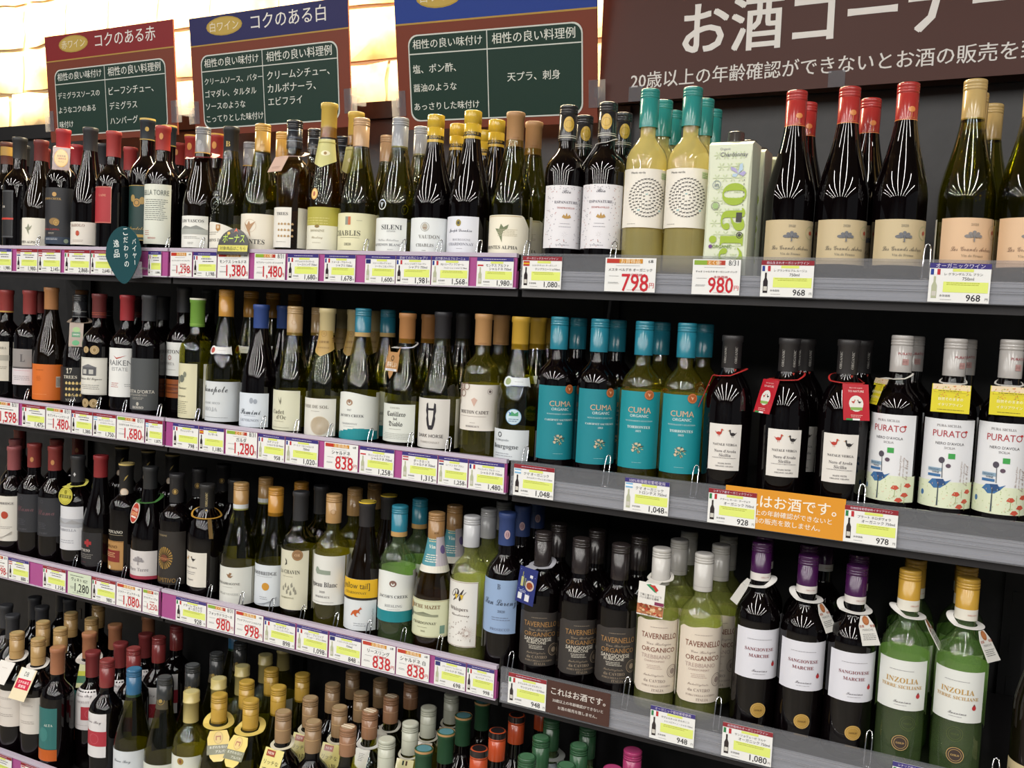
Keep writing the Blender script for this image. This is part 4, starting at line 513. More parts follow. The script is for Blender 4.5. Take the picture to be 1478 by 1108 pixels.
(3, 'agneau', 'bd', -1.1127, 0.05, 0.2754, (0.0, 1.44, 0.0627, 0.1591), [('agneau', -1.1202, 0.13), ('agneau', -1.1261, 0.21)]),
(3, 'yellowt', 'bg', -1.0338, 0.05, 0.2712, (0.0, 1.29, 0.0277, 0.1263), [('yellowt', -1.0379, 0.13)]),
(3, 'creek_green', 'bd', -0.9592, 0.05, 0.2733, (0.0, 1.71, 0.0573, 0.1539), [('creek_green', -0.9637, 0.13)]),
(3, 'mazet', 'bg', -0.8779, 0.05, 0.271, (0.0, 1.45, 0.0448, 0.1141), [('mazet', -0.8846, 0.13)]),
(3, 'wine_w', 'bd', -0.8031, 0.05, 0.2745, (-0.18, 1.15, 0.0403, 0.1601), [('wine_w', -0.8104, 0.13), ('wine_w', -0.8185, 0.21)]),
(3, 'lorenzo', 'bd', -0.7315, 0.05, 0.2906, (0.0, 1.16, 0.0789, 0.1752), [('lorenzo', -0.7388, 0.13), ('lorenzo', -0.7452, 0.21)]),
(3, 'taver_dark', 'bd', -0.6589, 0.05, 0.2658, (0.46, 0.84, 0.0361, 0.1308), [('taver_dark', -0.6643, 0.13)]),
(3, 'taver_dark', 'bd', -0.5873, 0.05, 0.2652, (0.82, 1.06, 0.0356, 0.1532), [('taver_dark', -0.5894, 0.13)]),
(3, 'taver_dark', 'bd', -0.5157, 0.05, 0.266, (0.44, 1.12, 0.0335, 0.1549), [('taver_dark', -0.5088, 0.13)]),
(3, 'taver_cream', 'bd', -0.4441, 0.05, 0.2698, (0.4, 1.14, 0.0351, 0.1575), [('taver_cream', -0.4372, 0.13), ('taver_cream', -0.4423, 0.21)]),
(3, 'taver_cream', 'bd', -0.3725, 0.05, 0.2718, (0.52, 1.23, 0.0355, 0.1576), [('taver_cream', -0.3646, 0.13), ('taver_cream', -0.3707, 0.21)]),
(3, 'sangio', 'bd', -0.2818, 0.05, 0.3044, (0.37, 1.15, 0.0944, 0.1728), [('sangio', -0.293, 0.13)]),
(3, 'sangio', 'bd', -0.2102, 0.05, 0.2944, (0.12, 1.06, 0.093, 0.1721), [('sangio', -0.2214, 0.13), ('sangio', -0.2076, 0.21)]),
(3, 'sangio', 'bd', -0.1386, 0.05, 0.2898, (0.26, 1.25, 0.0941, 0.1703), [('sangio', -0.1439, 0.13)]),
(3, 'inzolia', 'bd', -0.0642, 0.05, 0.2954, (0.04, 1.12, 0.0937, 0.1673), [('inzolia', -0.0608, 0.13), ('inzolia', -0.0658, 0.21)]),
(3, 'inzolia', 'bd', 0.0134, 0.05, 0.2958, (-0.18, 1.01, 0.0933, 0.1701), [('inzolia', 0.0108, 0.13), ('inzolia', 0.0089, 0.21)]),
(3, 'corner_red', 'bg', 0.1199, 0.05, 0.2944, (-.3, 1.2, .012, .05), []),
(4, 'gold_db', 'bd', -1.9119, -0.045, 0.2828, (0.0, 1.18, 0.0763, 0.159), [('gold_db', -1.9301, 0.0358), ('gold_db', -1.9327, 0.115), ('gold_db', -1.9326, 0.195)]),
(4, 'gold_db', 'bd', -1.8403, -0.045, 0.2825, (0.0, 1.3, 0.0767, 0.1566), [('gold_db', -1.859, 0.0273), ('gold_db', -1.8611, 0.1148)]),
(4, 'teal_orange', 'bd', -1.769, -0.0507, 0.2786, (-0.25, 1.15, 0.0349, 0.1528), [('teal_orange', -1.7913, 0.0508), ('teal_orange', -1.7899, 0.1224), ('teal_orange', -1.776, 0.2109)]),
(4, 'red_square_w', 'bd', -1.732, 0.0107, 0.2583, (0.0, 1.16, 0.0906, 0.1784), [('red_square_w', -1.726, 0.0827), ('red_square_w', -1.7275, 0.1574)]),
(4, 'red_band', 'bd', -1.6219, -0.045, 0.2796, (-0.29, 1.15, 0.0778, 0.1723), [('red_band', -1.6316, 0.035), ('red_band', -1.6398, 0.115), ('red_band', -1.6667, 0.1952)]),
(4, 'blue_cap', 'bg', -1.5419, -0.045, 0.2766, (0.0, 1.5, 0.0377, 0.1126), [('blue_cap', -1.5576, 0.275)]),
(4, 'olive_grey', 'bg', -1.4542, -0.045, 0.2775, (0.0, 1.35, 0.0453, 0.1059), [('olive_grey', -1.4569, 0.035), ('olive_grey', -1.4645, 0.115), ('olive_grey', -1.4682, 0.195)]),
(4, 'cream_tall', 'bd', -1.3798, -0.045, 0.2638, (0.0, 1.4, 0.0641, 0.1407), [('cream_tall', -1.3827, 0.035), ('cream_tall', -1.3903, 0.115), ('cream_tall', -1.394, 0.195), ('cream_tall', -1.4086, 0.275)]),
(4, 'yellow_alpaca', 'bg', -1.3056, -0.045, 0.2741, None, [('yellow_alpaca', -1.3066, 0.035), ('yellow_alpaca', -1.3093, 0.115)]),
(4, 'yellow_alpaca', 'bg', -1.2246, -0.045, 0.2809, None, [('yellow_alpaca', -1.2231, 0.035), ('yellow_alpaca', -1.226, 0.115)]),
(4, 'rich_tan', 'bd', -1.1438, -0.045, 0.2761, None, [('rich_tan', -1.1422, 0.035), ('rich_tan', -1.1475, 0.115), ('rich_tan', -1.154, 0.195)]),
(4, 'rich_tan', 'bd', -1.0722, -0.045, 0.2735, None, [('rich_tan', -1.0706, 0.035), ('rich_tan', -1.0759, 0.115), ('rich_tan', -1.0824, 0.195)]),
(4, 'tan_stripe', 'bd', -0.9924, -0.045, 0.282, None, [('tan_stripe', -0.999, 0.035), ('tan_stripe', -1.0035, 0.115), ('tan_stripe', -1.0067, 0.195)]),
(4, 'white_cap', 'bd', -0.9069, -0.045, 0.28, None, [('white_cap', -0.9071, 0.035), ('white_cap', -0.9154, 0.115), ('white_cap', -0.9091, 0.195)]),
(4, 'green_rim', 'bd', -0.8284, -0.045, 0.2814, None, [('green_rim', -0.8293, 0.035), ('green_rim', -0.8371, 0.115), ('green_rim', -0.8375, 0.195)]),
(4, 'orange_cap', 'bd', -0.7183, -0.045, 0.3089, None, [('orange_cap', -0.7238, 0.035), ('orange_cap', -0.7241, 0.115), ('orange_cap', -0.7068, 0.195)]),
(4, 'green_cap_r', 'bd', -0.6275, -0.045, 0.3181, None, [('green_cap_r', -0.6375, 0.035), ('green_cap_r', -0.6525, 0.115)]),
(4, 'green_cap_r', 'bd', -0.5559, -0.045, 0.3217, None, [('green_cap_r', -0.5657, 0.035), ('green_cap_r', -0.5809, 0.115)]),
(4, 'magenta_cap', 'bd', -0.4757, -0.045, 0.3369, None, [('magenta_cap', -0.4694, 0.035)]),
]
# ---------------------------------------------------------------- the room and the display fixture
m = MB(); m.box(-9, -7, -1.25, 4, .9, -1.2); struct(m.build('floor', 'floor'))
m = MB(); m.box(-9, -7, 1.46, 4, .9, 1.5); struct(m.build('ceiling', 'ceil'))
M['farwall'] = pmat('far_wall_paint', '3c4248', .5, noise='5c6670', scale=1.2)
m = MB(); m.box(-9, -7.1, -1.2, 4, -7, 1.5); struct(m.build('wall_front', 'farwall'))
m = MB(); m.box(-9, .8, -1.2, 4, .86, 1.5, mi=0); wb = struct(m.build('wall_back', 'mortar'))
# stones of the back wall, each its own block with a rough, uneven face
def stone(x0, z0, wd, h, k):
    R = random.Random(k); m = MB(); nx, nz = 4, 3; g = .006
    vs = []
    for j in range(nz+1):
        for i in range(nx+1):
            e = i in (0, nx) or j in (0, nz)
            x = x0+g+(wd-2*g)*i/nx+R.uniform(-.006, .006); z = z0+g+(h-2*g)*j/nz+R.uniform(-.006, .006)
            vs.append((x, .8-(.006 if e else R.uniform(.014, .026)), z))
    fs = [(j*(nx+1)+i, j*(nx+1)+i+1, (j+1)*(nx+1)+i+1, (j+1)*(nx+1)+i) for j in range(nz) for i in range(nx)]
    m.add(vs, fs, 'ffffff', True); return m.build('stone', 'stone', wb)
k = 0
for row in range(7):
    z = .40+row*.15; x = -4.2-.07*(row % 3)
    while x < 1.0:
        wd = random.uniform(.2, .38); k += 1; stone(x, z, wd, .15, k); x += wd
# black back panel and frame of the display
back = empty('back_panel', (0, .47, -1.2)); tag(back, 'black panel and posts closing the display behind the bottles', 'panel')
m = MB(); m.box(-3.4, 0, 0, .9, .018, 1.685); m.build('panel', 'black', back)
m = MB(); m.box(-3.4, -.012, 1.66, .9, .03, 1.70); m.build('top_rail', 'post', back)
for px in (-2.31, -1.508, -.707, .094):
    m = MB(); m.box(px-.018, -.016, 0, px+.018, -.0005, 1.655)
    for q in range(20): m.box(px-.004, -.0175, .1+q*.078, px+.004, -.0165, .13+q*.078)
    m.build('post', 'post', back)
RAILTOP = {1: .110, 2: -.243, 3: -.607, 4: -1.020}
SHN = {1: 'top', 2: 'second', 3: 'third', 4: 'bottom'}
BAYS = [(-2.42, -1.516, 'magenta', 'far bay'), (-1.510, -.712, 'magenta', 'middle bay'), (-.704, .40, 'clear', 'near bay')]
for t in (1, 2, 3, 4):
    yf = 0 if t < 4 else -.09
    for x0, x1, kind, nm in BAYS:
        zt = RAILTOP[t]; zs = SURF[t]
        root = empty('display_shelf', ((x0+x1)/2, yf, zs)); w2 = (x1-x0)/2
        tag(root, f"{SHN[t]} metal shelf in the {nm} with {'a magenta' if kind == 'magenta' else 'a clear'} price rail", 'shelf', 'shelves of the wine display')
        m = MB(); m.box(-w2, .006, -.022, w2, .450-yf, 0); m.box(-w2, .006, -.045, w2, .02, -.022); m.build('shelf_board', 'board', root)
        m = MB(); h = zt-zs
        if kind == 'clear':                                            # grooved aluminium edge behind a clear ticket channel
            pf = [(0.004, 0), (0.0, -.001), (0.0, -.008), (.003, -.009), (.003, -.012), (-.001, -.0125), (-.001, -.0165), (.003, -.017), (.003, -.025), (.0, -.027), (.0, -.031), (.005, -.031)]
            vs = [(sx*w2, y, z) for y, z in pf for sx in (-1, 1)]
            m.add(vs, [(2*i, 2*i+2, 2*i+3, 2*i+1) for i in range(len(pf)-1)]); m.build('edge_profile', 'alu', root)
            m = MB(); m.box(-w2, -.0012, -.0148, w2, -.0008, -.0138); m.box(-w2, -.0001, -.0035, w2, .0005, -.0027); m.build('highlight_strip', 'chrome', root)  # thin chrome strips added to draw highlight lines along the aluminium edge
            m = MB(); m.box(-w2, -.0045, -.031, w2, -.0035, h-.004); m.box(-w2, -.0055, -.0325, w2, .002, -.031); m.build('price_rail', 'clear', root)
            m = MB(); m.box(-w2, -.0055, h-.004, w2, .001, h); m.build('rail_lip', 'clear', root)
        else:
            m = MB(); m.box(-w2, -.0035, -.030, w2, .0, h-.007); m.box(-w2, .0, -.031, w2, .006, -.002); m.build('edge_insert', 'pink', root)
            m = MB(); m.box(-w2, -.0055, -.0325, w2, -.0005, -.030); m.box(-w2, -.0055, h-.007, w2, .004, h); m.build('rail_lip', 'lav', root)
# ---------------------------------------------------------------- bottles
CN = [('red', 'c22f2c'), ('dark red', '8a2a2a'), ('teal', '1f8fa0'), ('black', '28282c'), ('grey', '8e9094'), ('white', 'cfcfcf'), ('gold', 'cba052'), ('copper', 'b0703e'), ('yellow', 'e0b020'), ('blue', '2c4a94'), ('violet', '4c2050'), ('green', '3a7a38'), ('brown', '5a3325'), ('orange', 'd0481c'), ('magenta', 'b8306c')]
def cname(h):
    c = lin(h); return min(CN, key=lambda q: sum((math.sqrt(a)-math.sqrt(b))**2 for a, b in zip(c[:3], lin(q[1])[:3])))[0]
for q in ('C2',):
    M['C2'] = clearmat('straw_glass', (.86, .87, .62), .012); M['wC2'] = clearmat('straw_wine', (.78, .74, .34), None, body='a8a050', fac=.16)
def make_bottle(key, sh, H, L):
    d = P[key]; g = d['glass']; pf = profile(sh, H); root = empty('wine_bottle')
    m = MB(); m.lathe(pf, 32)
    m.build('glass', g, root)
    if g in ('G', 'C', 'L', 'B', 'C2', 'D'):
        q = [(max(.002, r-.0022), z+.004) for r, z in pf if z < .80*H]; top = pf[-1]
        q = [(max(.002, r-.0022), max(z, .006)) for r, z in pf if z < .84*H] + [(NECK-.0022, .85*H)]
        m = MB(); m.lathe(q, 28); m.build('wine', 'w'+g, root)
    m = capsule(H, d['cap']); m.build('capsule', 'gloss' if d['cap'][0] != 'foil' else 'paper', root)
    if d.get('topstripe'):
        m = MB(); [m.box(-.012, a, H+.0002, .012, a+.0035, H+.0006, 'e6d8c0') for a in (-.006, .001)]; m.build('cap_stripe', 'paper', root)
    c, wd, z0, z1 = L or ((0, 1.2, .04, .12) if d['paper'] else (0, 1.2, .045, .12))
    if 'w' in d: wd = d['w']
    lo = pf[2][1]+.002; z0 = max(z0, lo)
    if d['paper']:
        h = z1-z0; out = None
        if d.get('arch'): out = (lambda u: 1.0-.30*abs(u+.25)**1.8, lambda u: 0)
        if d.get('wavetop'): out = (lambda u: .95+.05*math.sin(u*3.0+1.8), lambda u: 0)
        if d.get('octo'): out = (lambda u: 1-max(0, abs(u)-.72)*1.1, lambda u: 0)
        if d.get('scallop'): out = (lambda u: 1-max(0, abs(u)-.80)*.28+.012*math.cos(u*6), lambda u: max(0, abs(u)-.80)*.28)
        m = wrapped(pf, c, wd, z0, h, d['paper'], d['items'], out); m.build('label', 'paper', root)
    if d['paper'] and g not in 'RW':
        m = wrapped(pf, c+math.pi, 1.62, z0-(.012 if d.get('bandall') else 0), z1-z0+(.018 if d.get('bandall') else 0), 'e6e4d6', []); m.build('back_label', 'paper', root)
    if d.get('woodband'):
        m = wrapped(pf, c, wd, z0-.048, .040, '8a4a22', [('r', -41, .25, 41, .32, '5c2c14'), ('r', -41, .68, 41, .75, '5c2c14'), ('e', 8, .5, 22, 4, '6a3418')]); m.build('wood_band', 'paper', root)
    if 'neck' in d:
        zc, hh, hw, col, it = d['neck']; r0 = rad_at(pf, zc*H+hh/2)
        m = wrapped(pf, .15, hw, zc*H, hh, col, it, (lambda u: 1, lambda u: .25*abs(u)) if hh > .05 else None, rref=r0); m.build('neck_label', 'paper', root)
    if 'band' in d:
        zc, hh, col = d['band']; m = wrapped(pf, .15, 1.35, z1, hh, col, [('d', 0, .4, 60, 3, 'd0c878', 5)]); m.build('gold_band', 'paper', root)
        m = wrapped(pf, -.1, .01, z1+.055, .01, 'c9a24a', [('e', 0, .5, 8, 11, 'c08a3c'), ('e', 0, .5, 6, 9, 'e0c070'), ('e', 0, .5, 3, 5, 'b0603c')]); m.build('medal', 'paper', root)
    if 'neckshield' in d:
        a, b = d['neckshield']; zc = .55*H
        m = wrapped(pf, .35, .01, zc, .02, a, [('r', -12, .15, 18, .85, a), ('e', -14, .5, 9, 9, a), ('e', -14, .5, 5, 6, b), ('p', 22, .5, [(-5, -6), (0, -9), (0, 9), (-5, 6)], a), ('d', 4, .5, 16, 1, '9a9a9a')], rref=.026); m.build('neck_shield', 'paper', root)
    if d.get('sticker'):
        m = wrapped(pf, .3, .01, z1+.008, .03, 'b8d0e0', [('e', 0, .5, 14, 14, 'c5d8e2'), ('o', 0, .5, 14, 1, '5a8aac'), ('p', 0, .62, [(-8, 0), (-3, 6), (2, 2), (8, 6), (8, -2), (-8, -2)], '4a9a6c'), ('p', 0, .7, [(-4, 0), (-9, 3), (-6, -3)], '3a6ab0'), ('d', 0, .36, 18, 2, '4a6a8c', 3.4)]); m.build('round_sticker', 'paper', root)
    if d.get('seal'):
        m = wrapped(pf, -.25, .01, z1+.014, .02, 'd8dcdc', [('o', 0, .5, 9.5, 1.6, 'd8dcdc'), ('p', 0, .5, [(-4, 4), (4, 4), (0, -6)], 'aab0b4')]); m.build('round_seal', 'paper', root)
    if d.get('seal2'):
        m = wrapped(pf, c+.42, .01, z1-.016, .022, 'b8683c', [('e', 0, .5, 8, 8, 'a8582c'), ('o', 0, .5, 7, .6, 'd8945c'), ('p', 0, .5, [(-3, 3), (0, -3), (3, 3), (1, 1)], 'e0b088')], extra=.0006); m.build('orange_seal', 'paper', root)
    if d.get('lowseal'):
        s = d['lowseal']; m = wrapped(pf, c+.1, .01, .030, .03, s, [('e', 0, .5, 12, 12, s), ('o', 0, .5, 11.5, .7, 'c9a868'), ('o', 0, .5, 8.5, .5, 'c9a868'), ('t', 'GOLD', 0, .5, 11, '5c4420' if s > '4' else 'c9a868', 's')]); m.build('round_seal', 'paper', root)
    if d.get('emboss'):
        m = wrapped(pf, -.15, .01, z1+.01, .05, '5a5c58', [('e', R_.uniform(-13, 13), R_.uniform(0, 1), 1.2, 1.2, '6c6e66') for R_ in [random.Random(2)] for _ in range(40)]+[('o', 0, .55, 12, .8, '6c6e66'), ('o', 0, .95, 5, .8, '6c6e66')]); m.build('embossed_crest', 'gloss', root)
    if 'over' in d:
        m = wrapped(pf, .1, .01, z1+.012, .012, '1a1a1a', [('t', d['over'][0], 0, .7, 40, 'c9c4b8', 's'), ('r', -20, .1, 20, .16, 'a89f88')]); m.build('printed_name', 'paper', root)
    if d.get('neckband'):
        m = wrapped(pf, 0, 3.0, .70*H, .016, d['neckband'], []); m.build('neck_band', 'paper', root)
    for a, z, r in d.get('medals', ()):
        m = wrapped(pf, a, .01, z-.01, .02, 'c0a064', medal(0, .5, r, 'b8a078', '8c7448')); m.build('medal', 'paper', root)
    return root
def clone(root):
    r = root.copy(); COL.objects.link(r)
    for ch in list(root.children): c = ch.copy(); COL.objects.link(c); c.parent = r
    return r
PROTO = {}; SH = {k[1]: k[2] for k in COLS}; HK = {}; LK = {}
for t, key, sh, x, y, H, L, bk in COLS: HK.setdefault(key, H); LK.setdefault(key, L)
SH['redgold'] = 'bd'; HK['redgold'] = .285; LK['redgold'] = None
ORD = {1: 'one row', 2: 'two rows', 3: 'three rows', 4: 'four rows'}
COLS_NICK = []; cnt = {}
def put(key, x, y, t, rz=0, sc=1):
    if key not in PROTO: r = PROTO[key] = make_bottle(key, SH[key], HK[key], LK[key])
    else: r = clone(PROTO[key])
    r.location = (x, y, SURF[t]+.0002); r.rotation_euler = (0, 0, rz); r.scale = (1, 1, sc); return r
TSC = {}
for t, key, sh, x, y, H, L, bk in COLS:
    d = P[key]; nk = d['nick']; i = cnt.get(key, 0); cnt[key] = i+1
    multi = isinstance(nk, list); n = nk[i] if multi else nk
    n_has = n
    COLS_NICK.append((t, x, n, key, y, H))
    dc = 0
    if L and LK[key] and x > -.72: dc = (L[0]-LK[key][0])*.6
    r = put(key, x, y, t, dc, H/HK[key])
    lab = (f"{n}, front row of the {SHN[t]} shelf" if multi else f"{d['desc']}")
    if not multi and len(lab.split()) <= 12: lab += f" on the {SHN[t]} shelf"
    tag(r, lab, 'bottle', f"wine bottles on the {SHN[t]} shelf")
    for j, (bk_key, bx, by) in enumerate(bk):
        rr = put(bk_key, bx, by, t, random.uniform(-.12, .12), H/HK[key] if bk_key == key else 1)
        dup = sum(1 for q in bk[:j] if abs(q[2]-by) < .045)
        cc = cname(P[bk_key]['cap'][1])
        row = max(1, round((by-y)/.08))
        tag(rr, f"{cc}-capped bottle {ORD[row]} behind the {n}" + ('' if not dup else [', second along', ', third along', ', fourth along', ', fifth along'][dup-1]), 'bottle', f"wine bottles on the {SHN[t]} shelf")
for i, (bx, by) in enumerate(((-2.03, .03), (-2.03, .11), (-2.03, .19), (-2.11, .07), (-2.11, .15), (-2.11, .23))):
    tag(put('dorta', bx, by, 4, 0, 1), f"black-capped dark bottle {['first', 'second', 'third'][i % 3]} in the {'inner' if i < 3 else 'outer'} file past the gold caps on the bottom shelf", 'bottle', 'wine bottles on the bottom shelf')
def colpos(key, i=0):
    q = [(x, y, H, t, n) for t, x, n, k, y, H in COLS_NICK if k == key]; return q[i]
# ---------------------------------------------------------------- juice-style cartons
def carton():
    root = empty('drink_carton'); w2 = .0335; d2 = .030; h = .205
    m = MB(); b = .0035
    oc = [(-w2+b, -d2), (w2-b, -d2), (w2, -d2+b), (w2, d2-b), (w2-b, d2), (-w2+b, d2), (-w2, d2-b), (-w2, -d2+b)]
    top = [(-w2, -d2), (w2, -d2), (w2, -d2), (w2, d2), (w2, d2), (-w2, d2), (-w2, d2), (-w2, -d2)]
    vs = [(a*1, c*1, 0) for a, c in top]+[(a, c, .05) for a, c in oc]+[(a, c, .155) for a, c in oc]+[(a*1., c, h-.006) for a, c in top]+[(a, c+.012*(1 if c < 0 else 0), h) for a, c in top]
    fs = [tuple(range(7, -1, -1))]+[(k*8+i, k*8+(i+1) % 8, (k+1)*8+(i+1) % 8, (k+1)*8+i) for k in range(4) for i in range(8)]+[tuple(32+i for i in range(8))]
    m.add(vs, fs, 'd6dcc4')
    m.build('body', 'paper', root)
    R = random.Random(5); it = []
    for i in range(4):
        for j in range(11):
            for a in range(6):
                an = a*math.pi/3; it.append(('p', -18.5+12.4*i+(6.2 if j % 2 else 0)*(1 if i < 3 else -0.5), .05+j*.085, [(0, 0), (5.4*math.cos(an-.16), 5.4*math.sin(an-.16)), (6.6*math.cos(an), 6.6*math.sin(an)), (5.4*math.cos(an+.16), 5.4*math.sin(an+.16))], 'c4d0a6'))
    it = [q for q in it if abs(q[1]) < 20]
    it += [('tv', 'ciao', 2, .375, 128, '9ab42c', 's', 1.0), ('t', 'Chardonnay', 6, .90, 42, '5c5a6c', 'n', 1.1), ('t', 'Organic', -8, .945, 16, '8c8a9c'), ('t', 'ORGANIC', -4, .215, 30, '6a8a24', 'b'), ('e', -22, .215, 3, 3, '6a3c80'), ('r', 15, .40, 24, .47, '3a3836'), ('o', 22, .30, 5, 1.2, '3a3836'), ('e', 22, .30, 2.6, 2.6, '3a3836'), ('e', -18, .52, 4.5, 4.5, '9ab878'), ('o', -18, .52, 6.5, .7, '6c7a5c'), ('o', -18, .68, 6.5, .7, '7a8a9c'), ('t', 'in', -18, .68, 6, '5c6a7c', 'b'),
           ('p', 14, .76, [(0, 0), (-11, 6), (-12, 11), (-4, 8)], 'a8a0cc'), ('p', 14, .76, [(0, 0), (2, 14), (6, 16), (7, 6)], 'b0c8dc'), ('p', 14, .76, [(0, 0), (9, 4), (12, 1), (8, -4)], 'a8a0cc'), ('p', 14, .76, [(0, 0), (-8, 0), (-9, -4), (-3, -5)], 'b0c8dc'), ('tv', '- - - - - - -', 24, .62, 40, '5c5a50')]
    m = MB(); m.prints(it, .203, lambda u, v, Ly: (u, -d2-.0005-.00012*Ly, v)); m.build('front_print', 'paper', root)
    m = MB(); m.lathe([(.0135, h), (.0135, h+.003), (.0128, h+.004), (.0128, h+.016), (.011, h+.018)], 20, '3c3836'); m.build('cap', 'gloss', root)
    return root
c0 = carton()
for i, (yy, lb) in enumerate(((.036, 'pale green drink carton with big vertical lettering and brown cap, front of its row'), (.106, 'pale green drink carton standing second in its row'), (.176, 'pale green drink carton standing third in its row'))):
    r = c0 if i == 0 else clone(c0); r.location = (-.3615+.004*i, yy, SURF[1]+.0002); tag(r, lb, 'carton', 'green drink cartons on the top shelf')
# ---------------------------------------------------------------- wire dividers
def divider():
    m = MB(); h = .050; pts = [(-.0045, -.004, .002), (-.0045, .001, h*.5), (-.0043, .006, h*.88), (-.003, .0085, h), (0, .009, h+.002), (.003, .0085, h), (.0043, .006, h*.88), (.0045, .001, h*.5), (.0045, -.004, .002)]
    m.tube(pts, .0011); m.tube([(-.0065, -.004, .0012), (.0065, -.004, .0012)], .0012); return m.build('wire_divider', 'chrome')
w0 = None
DIVX = {1: [-1.972, -1.493, -1.417, -1.013, -0.938, -0.862, -0.78, -0.683, -0.537, -0.395, -0.304, -0.069], 2: [-2.008, -1.846, -1.765, -1.689, -1.622, -1.549, -1.408, -1.241, -1.159, -1.075, -0.988, -0.9, -0.816, -0.671, -0.519, -0.369, -0.131], 3: [-1.835, -1.686, -1.62, -1.525, -1.367, -1.275, -1.208, -1.13, -1.052, -0.97, -0.899, -0.819, -0.674, -0.469, -0.311, -0.091, 0.078]}
for t in (1, 2, 3):
    fr = sorted([(x, n) for tt, x, n, k, y, H in COLS_NICK if tt == t and y < .07])
    used = set()
    for X in DIVX[t]:
        g = min(range(len(fr)-1), key=lambda i: abs((fr[i][0]+fr[i+1][0])/2-X)); xm = (fr[g][0]+fr[g+1][0])/2
        if g in used: continue
        used.add(g); lb = f"chrome wire divider between {fr[g][1]} and {fr[g+1][1]}".replace('-', ' - ')
        lb = (f"chrome wire divider between {fr[g][1]} and {fr[g+1][1]}" if len(lb.replace(' - ', ' ').split()) <= 15 else f"chrome wire divider beside {fr[g][1]}")
        if w0 is None: r = w0 = divider()
        else: r = w0.copy(); COL.objects.link(r)
        r.location = (xm, .0115, SURF[t]); tag(r, lb, 'divider', 'wire dividers between the bottle rows')
# ---------------------------------------------------------------- price cards in the rails
FLAG = {'fr': ('v', '2a3f8c', 'e8e8e8', 'b83038'), 'it': ('v', '2c7a48', 'e8e8e8', 'b83038'), 'es': ('h', 'b02c2c', 'd8a828', 'b02c2c'), 'ar': ('h', '7fb2d8', 'e8eef2', '7fb2d8'), 'cl': ('h', 'e8e8e8', 'e8e8e8', 'c03038'), 'us': ('h', 'b04a50', 'e0d8d8', 'b04a50'), 'au': ('h', '28306c', '28306c', '28306c'), 'xx': ('h', 'b83a40', 'd8d8d8', '303a70')}
def flagit(f, u, v, wd, hh):
    k, a, b, c = FLAG[f]
    if k == 'v': return [('r', u+wd*i/3, v, u+wd*(i+1)/3, v+hh, q) for i, q in enumerate((a, b, c))]
    return [('r', u, v+hh*(2-i)/3, u+wd, v+hh*(3-i)/3, q) for i, q in enumerate((a, b, c))]
